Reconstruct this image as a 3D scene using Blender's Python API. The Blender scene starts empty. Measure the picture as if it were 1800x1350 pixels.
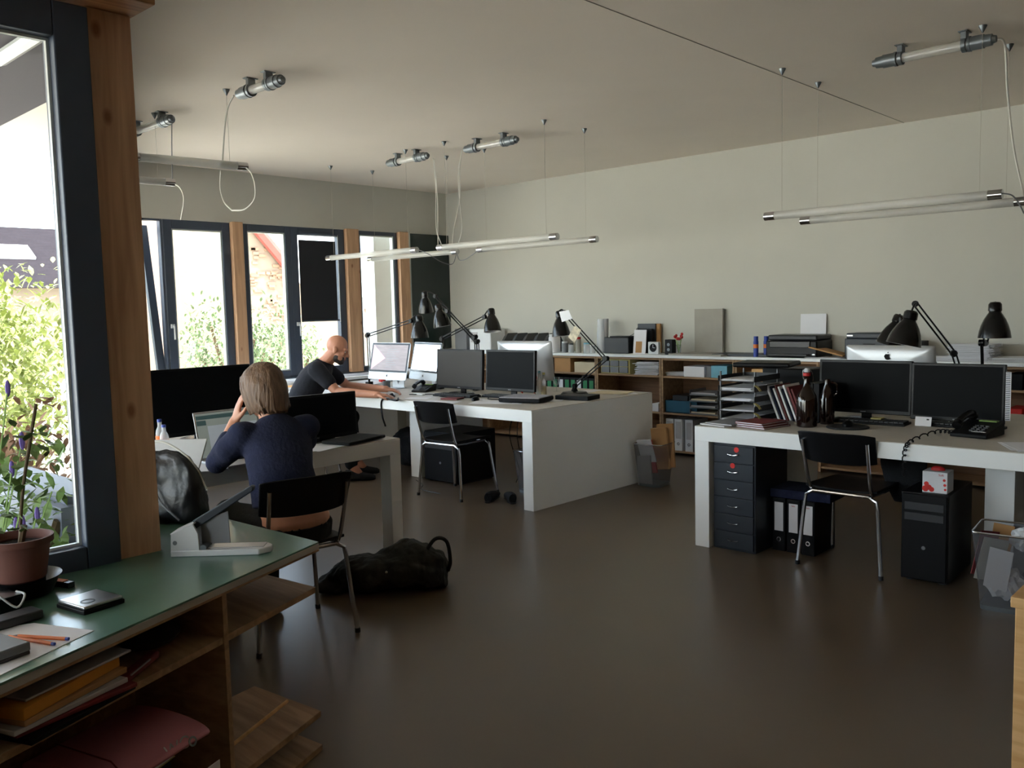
import bpy, math, random
from mathutils import Vector, Matrix
random.seed(7)
PI = math.pi
D = bpy.data
C = bpy.context.scene.collection
S = bpy.context.scene

# ------------------------------------------------------------------ camera
FPX = 1548.55
CF = Vector((-0.67979146, 0.72840799, -0.08547145))
CR = Vector((0.73226528, 0.68060556, -0.02374079))
CU = Vector((-0.04087936, 0.07872656, 0.99605773))
CH = Vector((0, 0, 1.47466))
cam = D.objects.new('camera', D.cameras.new('camera')); C.objects.link(cam)
cam.data.sensor_width = 36; cam.data.lens = FPX / 1800 * 36; cam.data.clip_start = 0.05; cam.data.clip_end = 300
m = Matrix((CR, CU, -CF)).transposed().to_4x4(); m.translation = CH
cam.matrix_world = m
S.camera = cam


def at(px, py, ax, val):
    """The point of the world plane x/y/z = val that is seen at a pixel of the 1800x1350 photo."""
    d = CF + CR * ((px - 900) / FPX) - CU * ((py - 675) / FPX)
    i = 'xyz'.index(ax)
    return CH + d * ((val - CH[i]) / d[i])


# ------------------------------------------------------------------ light
S.view_settings.view_transform = 'Standard'; S.view_settings.look = 'None'
S.view_settings.gamma = 1; S.view_settings.use_curve_mapping = False
S.view_settings.exposure = 1.15
S.cycles.max_bounces = 10; S.cycles.diffuse_bounces = 6; S.cycles.glossy_bounces = 5
S.cycles.transparent_max_bounces = 16; S.cycles.transmission_bounces = 6
S.cycles.sample_clamp_indirect = 6; S.cycles.use_denoising = True
S.cycles.caustics_reflective = False; S.cycles.caustics_refractive = False
w = D.worlds.new('world'); S.world = w; w.use_nodes = True
nt = w.node_tree; bg = nt.nodes['Background']
sky = nt.nodes.new('ShaderNodeTexSky'); sky.sky_type = 'NISHITA'; sky.sun_disc = False
sky.sun_elevation = math.radians(50); sky.sun_rotation = math.radians(160); sky.air_density = 1.0; sky.dust_density = 3.0
mixn = nt.nodes.new('ShaderNodeMix'); mixn.data_type = 'RGBA'; mixn.inputs[0].default_value = 0.45
nt.links.new(sky.outputs[0], mixn.inputs[6]); mixn.inputs[7].default_value = (4.2, 4.4, 4.8, 1)
nt.links.new(mixn.outputs[2], bg.inputs[0]); bg.inputs[1].default_value = 1.0
sun = D.objects.new('sun', D.lights.new('sun', 'SUN')); C.objects.link(sun)
sun.data.energy = 8.0; sun.data.angle = 0.01; sun.data.color = (1, 0.93, 0.8)
sun.rotation_euler = Vector((0.35, 0.28, 0.89)).to_track_quat('Z', 'Y').to_euler()


def portal(loc, rot, sx, sy):
    l = D.objects.new('daylight_portal', D.lights.new('daylight_portal', 'AREA')); C.objects.link(l)
    l.data.shape = 'RECTANGLE'; l.data.size = sx; l.data.size_y = sy; l.data.cycles.is_portal = True
    l.location = loc; l.rotation_euler = rot


portal((-8.32, 5.4, 1.6), (0, -PI / 2, 0), 1.7, 3.4)
portal((-2.80, -0.9, 1.55), (0, -PI / 2, 0), 1.7, 4.0)
portal((-1.9, -3.62, 1.6), (PI / 2, 0, 0), 1.2, 2.3)


_d = Vector((-5.57, 2.40, 0)).normalized()
pl_ = Vector((-5.57, 2.34, 1.76)) ; portal(pl_, Matrix((_d, Vector((0, 0, 1)), _d.cross(Vector((0, 0, 1))))).transposed().to_euler(), 5.9, 2.05)


# ------------------------------------------------------------------ materials
def lin(c):
    return tuple((x / 255 / 12.92) if x / 255 <= 0.04045 else ((x / 255 + 0.055) / 1.055) ** 2.4 for x in c)


M = {}


def mat(name, rgb, rough=0.5, metal=0.0, var=0.08, scale=8.0, bump=0.0, spec=0.5, coat=0.0, emit=0.0, alpha=1.0, trans=0.0, stretch=None, bscale=None):
    m = D.materials.new(name); m.use_nodes = True; t = m.node_tree; n = t.nodes; b = n['Principled BSDF']
    c = lin(rgb)
    b.inputs['Roughness'].default_value = rough; b.inputs['Metallic'].default_value = metal
    b.inputs['Specular IOR Level'].default_value = spec; b.inputs['Coat Weight'].default_value = coat
    b.inputs['Transmission Weight'].default_value = trans; b.inputs['Alpha'].default_value = alpha
    tc = n.new('ShaderNodeTexCoord'); no = n.new('ShaderNodeTexNoise'); no.inputs['Scale'].default_value = scale; no.inputs['Detail'].default_value = 5
    mp = n.new('ShaderNodeMapping')
    if stretch: mp.inputs['Scale'].default_value = stretch
    t.links.new(tc.outputs['Object'], mp.inputs[0]); t.links.new(mp.outputs[0], no.inputs[0])
    r = n.new('ShaderNodeValToRGB'); t.links.new(no.outputs[0], r.inputs[0])
    r.color_ramp.elements[0].position = 0.3; r.color_ramp.elements[1].position = 0.7
    r.color_ramp.elements[0].color = (*[x * (1 - var) for x in c], 1); r.color_ramp.elements[1].color = (*[min(1, x * (1 + var)) for x in c], 1)
    t.links.new(r.outputs[0], b.inputs['Base Color'])
    if emit:
        t.links.new(r.outputs[0], b.inputs['Emission Color']); b.inputs['Emission Strength'].default_value = emit
    if bump:
        bp = n.new('ShaderNodeBump'); bp.inputs['Strength'].default_value = bump; bp.inputs['Distance'].default_value = 0.01
        n2 = n.new('ShaderNodeTexNoise'); n2.inputs['Scale'].default_value = bscale or scale * 4; t.links.new(mp.outputs[0], n2.inputs[0])
        t.links.new(n2.outputs[0], bp.inputs['Height']); t.links.new(bp.outputs[0], b.inputs['Normal'])
    M[name] = m
    return m


def wood(name, a, b_, axis='Z', rough=0.55, knots=True):
    m = D.materials.new(name); m.use_nodes = True; t = m.node_tree; n = t.nodes; b = n['Principled BSDF']; b.inputs['Roughness'].default_value = rough
    b.inputs['Specular IOR Level'].default_value = 0.3
    tc = n.new('ShaderNodeTexCoord'); mp = n.new('ShaderNodeMapping'); t.links.new(tc.outputs['Object'], mp.inputs[0])
    mp.inputs['Scale'].default_value = {'Z': (14, 14, 1), 'X': (1, 14, 14), 'Y': (14, 1, 14)}[axis]
    no = n.new('ShaderNodeTexNoise'); no.inputs['Scale'].default_value = 2.2; no.inputs['Detail'].default_value = 8; no.inputs['Distortion'].default_value = 0.8
    t.links.new(mp.outputs[0], no.inputs[0]); r = n.new('ShaderNodeValToRGB'); t.links.new(no.outputs[0], r.inputs[0])
    r.color_ramp.elements[0].position = 0.35; r.color_ramp.elements[1].position = 0.68
    r.color_ramp.elements[0].color = (*lin(a), 1); r.color_ramp.elements[1].color = (*lin(b_), 1)
    out = r.outputs[0]
    if knots:
        v = n.new('ShaderNodeTexVoronoi'); v.inputs['Scale'].default_value = 4.5
        mp2 = n.new('ShaderNodeMapping'); t.links.new(tc.outputs['Object'], mp2.inputs[0])
        mp2.inputs['Scale'].default_value = {'Z': (1.6, 1.6, 0.9), 'X': (0.9, 1.6, 1.6), 'Y': (1.6, 0.9, 1.6)}[axis]
        t.links.new(mp2.outputs[0], v.inputs[0]); r2 = n.new('ShaderNodeValToRGB'); t.links.new(v.outputs['Distance'], r2.inputs[0])
        r2.color_ramp.elements[0].position = 0.05; r2.color_ramp.elements[1].position = 0.13
        r2.color_ramp.elements[0].color = (0.42, 0.25, 0.16, 1); r2.color_ramp.elements[1].color = (1, 1, 1, 1)
        mx = n.new('ShaderNodeMix'); mx.data_type = 'RGBA'; mx.blend_type = 'MULTIPLY'; mx.inputs[0].default_value = 0.8
        t.links.new(out, mx.inputs[6]); t.links.new(r2.outputs[0], mx.inputs[7]); out = mx.outputs[2]
    t.links.new(out, b.inputs['Base Color']); M[name] = m
    return m


def glass(name, tint=(1, 1, 1), refl=0.06, rough=0.0):
    m = D.materials.new(name); m.use_nodes = True; t = m.node_tree; n = t.nodes; n.remove(n['Principled BSDF'])
    a = n.new('ShaderNodeBsdfTransparent'); a.inputs[0].default_value = (*tint, 1); g = n.new('ShaderNodeBsdfGlossy'); g.inputs['Roughness'].default_value = rough
    fr = n.new('ShaderNodeLayerWeight'); fr.inputs[0].default_value = 0.25
    ma = n.new('ShaderNodeMath'); ma.operation = 'MULTIPLY_ADD'; ma.inputs[1].default_value = 0.35; ma.inputs[2].default_value = refl
    t.links.new(fr.outputs['Fresnel'], ma.inputs[0]); mx = n.new('ShaderNodeMixShader'); t.links.new(ma.outputs[0], mx.inputs[0])
    t.links.new(a.outputs[0], mx.inputs[1]); t.links.new(g.outputs[0], mx.inputs[2]); t.links.new(mx.outputs[0], n['Material Output'].inputs[0])
    M[name] = m
    return m


def meshmat(name, rgb, scale=240, thr=0.5):
    """fine wire mesh: metal wires with open gaps between"""
    m = D.materials.new(name); m.use_nodes = True; t = m.node_tree; n = t.nodes; b = n['Principled BSDF']
    b.inputs['Base Color'].default_value = (*lin(rgb), 1); b.inputs['Metallic'].default_value = 0.8; b.inputs['Roughness'].default_value = 0.4
    tc = n.new('ShaderNodeTexCoord'); w1 = n.new('ShaderNodeTexWave'); w1.bands_direction = 'Z'; w1.inputs['Scale'].default_value = scale / 2
    w2 = n.new('ShaderNodeTexWave'); w2.bands_direction = 'DIAGONAL'; w2.inputs['Scale'].default_value = scale / 2
    t.links.new(tc.outputs['Object'], w1.inputs[0]); t.links.new(tc.outputs['Object'], w2.inputs[0])
    mx = n.new('ShaderNodeMath'); mx.operation = 'MAXIMUM'; t.links.new(w1.outputs['Fac'], mx.inputs[0]); t.links.new(w2.outputs['Fac'], mx.inputs[1])
    gt = n.new('ShaderNodeMath'); gt.operation = 'GREATER_THAN'; gt.inputs[1].default_value = thr; t.links.new(mx.outputs[0], gt.inputs[0])
    t.links.new(gt.outputs[0], b.inputs['Alpha']); M[name] = m
    return m


mat('wall_paint', (196, 195, 186), 0.9, var=0.02, scale=2)
mat('ceiling_paint', (232, 222, 210), 0.95, var=0.02, scale=1.5)
mat('white_laminate', (244, 246, 246), 0.45, var=0.02, scale=3)
mat('desk_top', (188, 182, 172), 0.5, var=0.05, scale=5)
mat('frame_grey', (62, 72, 88), 0.45, var=0.05)
mat('frame_light', (196, 200, 196), 0.35, var=0.03)
wood('pine', (190, 150, 118), (216, 176, 140), 'Z')
wood('pine_x', (150, 104, 66), (196, 146, 98), 'X')
wood('pine_y', (160, 108, 70), (200, 146, 100), 'Y')
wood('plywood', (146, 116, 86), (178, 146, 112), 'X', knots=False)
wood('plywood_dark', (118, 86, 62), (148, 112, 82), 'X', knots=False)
wood('beech', (206, 158, 100), (228, 184, 128), 'X', knots=False)
mat('green_lino', (88, 124, 108), 0.26, var=0.06, scale=3, coat=0.15)
mat('edge_grey', (176, 174, 168), 0.5)
mat('felt_grey', (158, 156, 162), 0.9)
mat('joint_grey', (140, 132, 122), 0.9)
mat('board_green', (30, 44, 42), 0.22, var=0.03, scale=2)
mat('black_blind', (26, 28, 34), 0.8, var=0.04)
mat('black', (12, 12, 14), 0.5, var=0.1, spec=0.2)
mat('black_gloss', (12, 12, 14), 0.22, var=0.1)
mat('black_satin', (13, 13, 15), 0.35, var=0.05, spec=0.25)
mat('screen_black', (16, 17, 19), 0.45, var=0.02, scale=1, spec=0.06)
mat('screen_grey', (60, 57, 54), 0.5, var=0.02, scale=1, spec=0.2)
mat('black_fabric', (20, 21, 24), 0.95, var=0.2, scale=20, bump=0.4)
mat('bag_olive', (34, 33, 28), 0.8, var=0.2, scale=10, bump=0.5)
mat('bag_leather', (18, 18, 21), 0.42, var=0.1, scale=10, bump=0.3)
mat('navy_wool', (24, 30, 58), 0.95, var=0.15, scale=16, bump=0.4)
mat('tshirt', (24, 25, 34), 0.95, var=0.12, scale=12, bump=0.3)
mat('jeans_black', (18, 18, 20), 0.95, var=0.15, scale=14, bump=0.3)
mat('skin', (206, 148, 120), 0.5, var=0.05, scale=12)
mat('skin_tan', (196, 138, 112), 0.5, var=0.06, scale=12)
mat('hair_brown', (108, 82, 62), 0.55, var=0.35, scale=6, bump=0.9, stretch=(9, 9, 1.2), bscale=8)
mat('hair_dark', (52, 42, 38), 0.7, var=0.25, scale=60, bump=0.5)
mat('eye_white', (230, 228, 224), 0.3)
mat('eye_dark', (40, 30, 26), 0.2)
mat('lip', (168, 100, 88), 0.5)
mat('chrome', (200, 200, 202), 0.16, metal=1.0, var=0.02)
mat('aluminium', (190, 192, 194), 0.32, metal=1.0, var=0.03)
mat('alu_shell', (205, 207, 210), 0.4, metal=0.6, var=0.02)
mat('grey_metal', (118, 124, 128), 0.4, metal=0.6, var=0.05)
mat('cabinet_grey', (44, 50, 58), 0.45, var=0.04)
mat('white_plastic', (214, 216, 218), 0.4, var=0.02)
mat('grey_plastic', (120, 122, 126), 0.5, var=0.04)
mat('dark_plastic', (40, 41, 44), 0.45, var=0.05)
mat('paper', (232, 232, 236), 0.85, var=0.03, scale=4)
mat('paper_grey', (180, 178, 180), 0.85, var=0.06, scale=20)
mat('paper_cream', (214, 200, 170), 0.85, var=0.05)
mat('cardboard', (176, 134, 88), 0.85, var=0.08)
mat('cardboard_grey', (164, 160, 150), 0.85, var=0.05)
mat('red', (190, 40, 40), 0.5); mat('red_bright', (222, 44, 38), 0.5); mat('dark_red', (110, 34, 36), 0.6)
mat('orange', (226, 116, 40), 0.5); mat('orange_file', (206, 140, 46), 0.7, var=0.1)
mat('pink', (186, 118, 130), 0.6, var=0.08, scale=6); mat('blue', (38, 66, 160), 0.45); mat('teal', (36, 96, 124), 0.5); mat('light_blue', (110, 170, 190), 0.6)
mat('yellow', (220, 196, 80), 0.5); mat('pale_yellow', (196, 186, 120), 0.6); mat('green', (40, 130, 80), 0.6)
mat('terracotta', (110, 68, 58), 0.7, var=0.1); mat('soil', (40, 32, 26), 1, var=0.4, scale=60, bump=1)
mat('leaf', (100, 128, 66), 0.6, var=0.35, scale=9); mat('leaf_yellow', (142, 152, 84), 0.6, var=0.3, scale=6); mat('leaf_dark', (112, 132, 92), 0.6, var=0.3, scale=6)
mat('twig', (96, 80, 58), 0.9); mat('lavender', (104, 84, 160), 0.8); mat('pale_green', (128, 160, 88), 0.7, var=0.2)
mat('amber_glass', (26, 12, 8), 0.08, var=0.05, coat=0.6)
mat('juice', (206, 170, 50), 0.2); mat('screen_pink', (228, 168, 186), 0.5, emit=0.55, var=0.01); mat('screen_doc', (150, 142, 146), 0.5, emit=0.32, var=0.12, scale=10, stretch=(1, 1, 6))
mat('screen_white', (214, 228, 244), 0.5, emit=1.5, var=0.03); mat('screen_lap', (120, 128, 122), 0.5, emit=0.3, var=0.05)
mat('screen_line', (150, 158, 164), 0.5, emit=0.25); mat('screen_bar', (60, 84, 84), 0.5, emit=0.2)
mat('led', (255, 255, 255), 0.4, emit=3)
mat('tube_frost', (222, 220, 212), 0.3, var=0.02, alpha=0.55); mat('clear_plastic', (236, 240, 245), 0.12, var=0.03, alpha=0.35)
mat('cable_white', (210, 208, 200), 0.5); mat('cable_clear', (180, 176, 164), 0.5)
mat('stucco', (120, 104, 88), 0.95, var=0.06, scale=0.5, bump=0.2)
mat('stucco_white', (120, 116, 108), 0.95, var=0.05, scale=0.6); mat('beige_wall', (120, 108, 94), 0.95, var=0.04, scale=0.5)
mat('slate', (40, 36, 40), 0.95, spec=0.1, var=0.15, scale=3, stretch=(1, 1, 8)); mat('brick', (134, 104, 82), 0.9, var=0.2, scale=6); mat('roof_red', (128, 64, 56), 0.8, var=0.1)
mat('zinc', (112, 120, 138), 0.5, var=0.08, scale=1, stretch=(1, 6, 1)); mat('soffit', (104, 100, 106), 0.9, var=0.04, stretch=(1, 20, 1)); mat('ground', (228, 222, 210), 1, var=0.2, scale=1)
mat('poster', (206, 196, 172), 0.8, var=0.35, scale=30)
mat('handle_white', (210, 212, 214), 0.3)
glass('pane', (0.93, 0.96, 0.95), 0.03); glass('clear', (0.93, 0.95, 0.96), 0.1); glass('crate', (0.25, 0.55, 0.8), 0.1, 0.1)
meshmat('wire_mesh', (120, 122, 126)); meshmat('wire_mesh_dark', (90, 90, 92))

# floor: polished screed with soft clouding
mat('floor_screed', (96, 82, 66), 0.33, var=0.12, scale=0.9, bump=0.0, bscale=30, spec=0.6)
fm = M['floor_screed'].node_tree; fb = fm.nodes['Principled BSDF']
fn = fm.nodes.new('ShaderNodeTexNoise'); fn.inputs['Scale'].default_value = 1.2; fn.inputs['Detail'].default_value = 1
fr_ = fm.nodes.new('ShaderNodeMapRange'); fr_.inputs[3].default_value = 0.27; fr_.inputs[4].default_value = 0.42
fm.links.new(fn.outputs[0], fr_.inputs[0]); fm.links.new(fr_.outputs[0], fb.inputs['Roughness'])


# ------------------------------------------------------------------ mesh helpers
class MB:
    def __init__(s): s.v = []; s.f = []

    def add(s, vs, fs, T=None):
        b = len(s.v)
        s.v += [tuple((T @ Vector(p)) if T else p) for p in vs]; s.f += [tuple(i + b for i in f) for f in fs]
        return s

    def box(s, a, b, T=None):
        (x0, y0, z0), (x1, y1, z1) = a, b
        x0, x1 = min(x0, x1), max(x0, x1); y0, y1 = min(y0, y1), max(y0, y1); z0, z1 = min(z0, z1), max(z0, z1)
        return s.add([(x0, y0, z0), (x1, y0, z0), (x1, y1, z0), (x0, y1, z0), (x0, y0, z1), (x1, y0, z1), (x1, y1, z1), (x0, y1, z1)],
                     [(0, 3, 2, 1), (4, 5, 6, 7), (0, 1, 5, 4), (1, 2, 6, 5), (2, 3, 7, 6), (3, 0, 4, 7)], T)

    def cbox(s, c, d, T=None):
        return s.box([c[i] - d[i] / 2 for i in range(3)], [c[i] + d[i] / 2 for i in range(3)], T)

    def prism(s, poly, h, T=None, z0=0.0):
        """polygon in xy (ccw) extruded z0..z0+h"""
        n = len(poly)
        return s.add([(x, y, z0) for x, y in poly] + [(x, y, z0 + h) for x, y in poly],
                     [tuple(range(n))[::-1], tuple(range(n, 2 * n))] + [(i, (i + 1) % n, n + (i + 1) % n, n + i) for i in range(n)], T)

    def rings(s, R, cap=True, close=False):
        n = len(R[0]); b = len(s.v)
        for r in R: s.v += [tuple(p) for p in r]
        m_ = len(R)
        for i in range(m_ if close else m_ - 1):
            a0 = b + i * n; a1 = b + ((i + 1) % m_) * n
            for j in range(n): s.f.append((a0 + j, a0 + (j + 1) % n, a1 + (j + 1) % n, a1 + j))
        if cap and not close:
            s.f.append(tuple(b + j for j in range(n))[::-1]); s.f.append(tuple(b + (m_ - 1) * n + j for j in range(n)))
        return s

    def tube(s, pts, r, n=10, cap=True):
        P = [Vector(p) for p in pts]; rr = r if isinstance(r, (list, tuple)) else [r] * len(P)
        R = []; up = None
        for i, p in enumerate(P):
            d = (P[min(i + 1, len(P) - 1)] - P[max(i - 1, 0)]).normalized()
            if up is None: up = Vector((0, 0, 1)) if abs(d.z) < 0.9 else Vector((1, 0, 0))
            a = d.cross(up)
            if a.length < 1e-5: a = d.cross(Vector((0.3, 1, 0.2)))
            a.normalize(); b = a.cross(d).normalized(); up = b
            R.append([p + (a * math.cos(2 * PI * k / n) + b * math.sin(2 * PI * k / n)) * rr[i] for k in range(n)])
        return s.rings(R, cap)

    def lathe(s, prof, n=24, T=None, cap=True):
        R = [[(r * math.cos(2 * PI * k / n), r * math.sin(2 * PI * k / n), z) for k in range(n)] for r, z in prof]
        q = MB().rings(R, cap)
        return s.add(q.v, q.f, T)

    def ell(s, c, r, T=None, n=14, m_=9):
        prof = [(max(1e-4, math.sin(PI * i / m_)), -math.cos(PI * i / m_)) for i in range(m_ + 1)]
        R = [[(c[0] + r[0] * a * math.cos(2 * PI * k / n), c[1] + r[1] * a * math.sin(2 * PI * k / n), c[2] + r[2] * z) for k in range(n)] for a, z in prof]
        q = MB().rings(R)
        return s.add(q.v, q.f, T)

    def chain(s, pts, rad, n=12):
        """tapered limb with round ends"""
        P = [Vector(p) for p in pts]
        s.tube(P, rad, n)
        for p, r in zip(P, rad): s.ell(p, (r, r, r), n=n, m_=7)
        return s

    def loft(s, L, n=20):
        """L: (centre, vector a, vector b)"""
        R = []
        for c, a, b in L:
            c, a, b = Vector(c), Vector(a), Vector(b)
            R.append([c + a * math.cos(2 * PI * k / n) + b * math.sin(2 * PI * k / n) for k in range(n)])
        return s.rings(R)

    def sheet(s, f, nu, nv, th):
        """surface f(u,v) given thickness th downward along z"""
        b = len(s.v)
        for k in (0, 1):
            for i in range(nu + 1):
                for j in range(nv + 1):
                    p = f(i / nu, j / nv); s.v.append((p[0], p[1], p[2] - k * th))
        N = (nu + 1) * (nv + 1); ix = lambda i, j, k: b + k * N + i * (nv + 1) + j
        for i in range(nu):
            for j in range(nv):
                s.f.append((ix(i, j, 0), ix(i + 1, j, 0), ix(i + 1, j + 1, 0), ix(i, j + 1, 0)))
                s.f.append((ix(i, j, 1), ix(i, j + 1, 1), ix(i + 1, j + 1, 1), ix(i + 1, j, 1)))
        for i in range(nu):
            s.f.append((ix(i, 0, 0), ix(i, 0, 1), ix(i + 1, 0, 1), ix(i + 1, 0, 0))); s.f.append((ix(i, nv, 0), ix(i + 1, nv, 0), ix(i + 1, nv, 1), ix(i, nv, 1)))
        for j in range(nv):
            s.f.append((ix(0, j, 0), ix(0, j + 1, 0), ix(0, j + 1, 1), ix(0, j, 1))); s.f.append((ix(nu, j, 0), ix(nu, j, 1), ix(nu, j + 1, 1), ix(nu, j + 1, 0)))
        return s

    def build(s, name, mt, parent=None, bevel=0.0, smooth=35, seg=2):
        me = D.meshes.new(name); me.from_pydata(s.v, [], s.f); me.update()
        import bmesh
        bm = bmesh.new(); bm.from_mesh(me); bmesh.ops.recalc_face_normals(bm, faces=bm.faces); bm.to_mesh(me); bm.free()
        me.materials.append(M[mt] if isinstance(mt, str) else mt)
        if smooth:
            me.polygons.foreach_set('use_smooth', [True] * len(me.polygons)); me.set_sharp_from_angle(angle=math.radians(smooth))
        o = D.objects.new(name, me); C.objects.link(o)
        if parent is not None: o.parent = parent
        if bevel:
            b = o.modifiers.new('bevel', 'BEVEL'); b.width = bevel; b.segments = seg; b.limit_method = 'ANGLE'
        return o


def tag(o, label, cat, group=None, kind=None):
    o['label'] = label; o['category'] = cat
    if group: o['group'] = group
    if kind: o['kind'] = kind
    return o


def thing(name, label, cat, loc=(0, 0, 0), rz=0.0, group=None):
    o = D.objects.new(name, None); C.objects.link(o); o.empty_display_size = 0.1
    o.location = loc; o.rotation_euler = (0, 0, rz)
    return tag(o, label, cat, group)


def struct(name, mb, mt, bevel=0.0, parent=None, label=None):
    o = mb.build(name, mt, parent, bevel)
    if parent is None: o['kind'] = 'structure'
    if label: o['label'] = label
    return o


def dup(root, loc, rz, label, group=None):
    r = root.copy(); C.objects.link(r); r.location = loc; r.rotation_euler = (0, 0, rz); r['label'] = label
    if group: r['group'] = group
    for ch in list(root.children):
        c = ch.copy(); C.objects.link(c); c.parent = r
        for g in list(ch.children):
            d = g.copy(); C.objects.link(d); d.parent = c
    return r


def RZ(a, loc=(0, 0, 0)): return Matrix.Translation(Vector(loc)) @ Matrix.Rotation(a, 4, 'Z')


def bez(pts, n=10):
    """Catmull-Rom through points"""
    P = [Vector(p) for p in pts]; P = [P[0] * 2 - P[1]] + P + [P[-1] * 2 - P[-2]]; out = []
    for i in range(1, len(P) - 2):
        for k in range(n):
            t = k / n; a, b, c, d = P[i - 1], P[i], P[i + 1], P[i + 2]
            out.append(0.5 * ((2 * b) + (c - a) * t + (2 * a - 5 * b + 4 * c - d) * t * t + (3 * b - a - 3 * c + d) * t ** 3))
    out.append(P[-2])
    return out


def text(name, s, size, loc, rot, mt, parent, ext=0.0004):
    cu = D.curves.new(name, 'FONT'); cu.body = s; cu.size = size; cu.extrude = ext; cu.align_x = 'CENTER'; cu.align_y = 'CENTER'
    o = D.objects.new(name + '_src', cu); C.objects.link(o)
    dg = bpy.context.evaluated_depsgraph_get(); me = D.meshes.new_from_object(o.evaluated_get(dg)); D.objects.remove(o)
    me.materials.clear(); me.materials.append(M[mt]); q = D.objects.new(name, me); C.objects.link(q); q.parent = parent; q.location = loc; q.rotation_euler = rot
    return q

# ================================================================== SETTING
XW, YW, ZC, XN = -8.27, 7.72, 2.934, -2.736
XE, YS = 4.6, -3.6
struct('floor', MB().box((XW - 0.3, YS - 0.3, -0.12), (XE + 0.2, YW + 0.2, 0)), 'floor_screed')
struct('ceiling', MB().box((XW - 0.3, YS - 0.2, ZC), (XE + 0.2, YW + 0.2, ZC + 0.2)), 'ceiling_paint')
struct('trim_1', MB().box((-2.683, YS, ZC - 0.0015), (-2.677, YW, ZC + 0.01)), 'joint_grey')          # joint line of the ceiling boards
struct('wall_back', MB().box((XW - 0.2, YW, 0), (XE + 0.2, YW + 0.2, ZC)), 'wall_paint')
struct('wall_right', MB().box((XE, YS, 0), (XE + 0.2, YW, ZC)), 'plywood_dark')  # unseen wall; dark wood chosen to cut bounce onto desk side panels
# window wall: parapet, head, and the piece hidden behind the near post
wl = MB().box((XW - 0.2, 3.55, 0), (XW, YW, 0.79)).box((XW - 0.2, 3.55, 2.41), (XW, YW, ZC)).box((XW - 0.2, 7.06, 0.79), (XW, YW, 2.41))
struct('wall_left', wl, 'wall_paint')
# slanted glazed wall between the two window bands (seen edge-on); its glazing added to light the room
pa = Vector((XN - 0.06, 1.20, 0)); pb = Vector((XW - 0.1, 3.60, 0)); LP = (pb - pa).length; PT = RZ(math.atan2(pb.y - pa.y, pb.x - pa.x), pa)
q = MB().box((0, -0.035, 0), (LP, 0.035, 0.72), PT).box((0, -0.035, 2.80), (LP, 0.035, ZC), PT)
for k in range(5): q.box((k * (LP - 0.08) / 4, -0.035, 0.72), (k * (LP - 0.08) / 4 + 0.08, 0.035, 2.80), PT)
struct('wall_partition', q, 'wall_paint')
for k in range(4):
    s0 = k * (LP - 0.08) / 4 + 0.08; s1 = (k + 1) * (LP - 0.08) / 4
    q = MB()
    for c in (((s0, -.03, .72), (s0 + .06, .03, 2.80)), ((s1 - .06, -.03, .72), (s1, .03, 2.80)), ((s0 + .06, -.03, .72), (s1 - .06, .03, .78)), ((s0 + .06, -.03, 2.74), (s1 - .06, .03, 2.80))): q.box(*c, T=PT)
    fo = struct('window_%d' % (11 + k), q, 'frame_grey', 0.003)
    MB().box((s0 + .06, -.003, .78), (s1 - .06, .003, 2.74), PT).build('window_pane', 'pane', fo)
# near window wall: sill wall, head and rear piece
wn = MB().box((XN - 0.2, YS, 0), (XN - 0.03, 1.20, 0.70)).box((XN - 0.2, YS, 2.40), (XN - 0.03, 1.20, ZC)).box((XN - 0.2, YS, 0.7), (XN - 0.03, -3.0, 2.4))
struct('wall_near', wn, 'wall_paint')
wr = MB().box((XN - 0.2, YS - 0.2, 0), (XE + 0.2, YS, 0.45)).box((XN - 0.2, YS - 0.2, 2.75), (XE + 0.2, YS, ZC)).box((XN - 0.2, YS - 0.2, 0.45), (-2.5, YS, 2.75)).box((-1.3, YS - 0.2, 0.45), (XE + 0.2, YS, 2.75))
struct('wall_rear', wr, 'wall_paint')


def window_panel(name, ax, pos, lo, hi, z0, z1, fr=0.06, dep=0.07, depth_dir=-1, mt='frame_grey', inner=True, tilt=0.0, handle=None):
    """framed pane in the plane ax = pos, spanning lo..hi and z0..z1"""
    def bx(u0, u1, a, b, d0, d1):
        if ax == 'x': return MB().box((pos + d0, u0, a), (pos + d1, u1, b))
        return MB().box((u0, pos + d0, a), (u1, pos + d1, b))
    def ring(u0, u1, a, b, t, d0, d1):
        q = MB()
        for r in (bx(u0, u0 + t, a, b, d0, d1), bx(u1 - t, u1, a, b, d0, d1), bx(u0 + t, u1 - t, a, a + t, d0, d1), bx(u0 + t, u1 - t, b - t, b, d0, d1)): q.add(r.v, r.f)
        return q
    fo = struct(name, ring(lo, hi, z0, z1, fr, -dep, 0), mt, 0.004)
    g = bx(lo + fr, hi - fr, z0 + fr, z1 - fr, -dep * 0.6, -dep * 0.6 + 0.006).build('window_pane', 'pane', fo)
    if inner: ring(lo + fr, hi - fr, z0 + fr, z1 - fr, 0.014, -dep * 0.9, -0.012).build('glazing_bead', 'frame_light', fo)
    return fo


# far window band (x = XW): two sashes, post, fixed + casement with blind, post, narrow fixed light, post
w1_ = window_panel('window_1', 'x', XW, 3.57, 3.99, 0.79, 2.41, 0.02, inner=False); D.objects.remove(w1_.children[0])
w1 = window_panel('window_2', 'x', XW, 4.00, 4.70, 0.79, 2.41, 0.085)
window_panel('window_3', 'x', XW, 4.83, 5.42, 0.79, 2.41, 0.07)
w4 = window_panel('window_4', 'x', XW, 5.42, 6.12, 0.79, 2.41, 0.085, inner=False)
window_panel('window_5', 'x', XW, 6.30, 6.895, 0.79, 2.41, 0.045)


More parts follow.
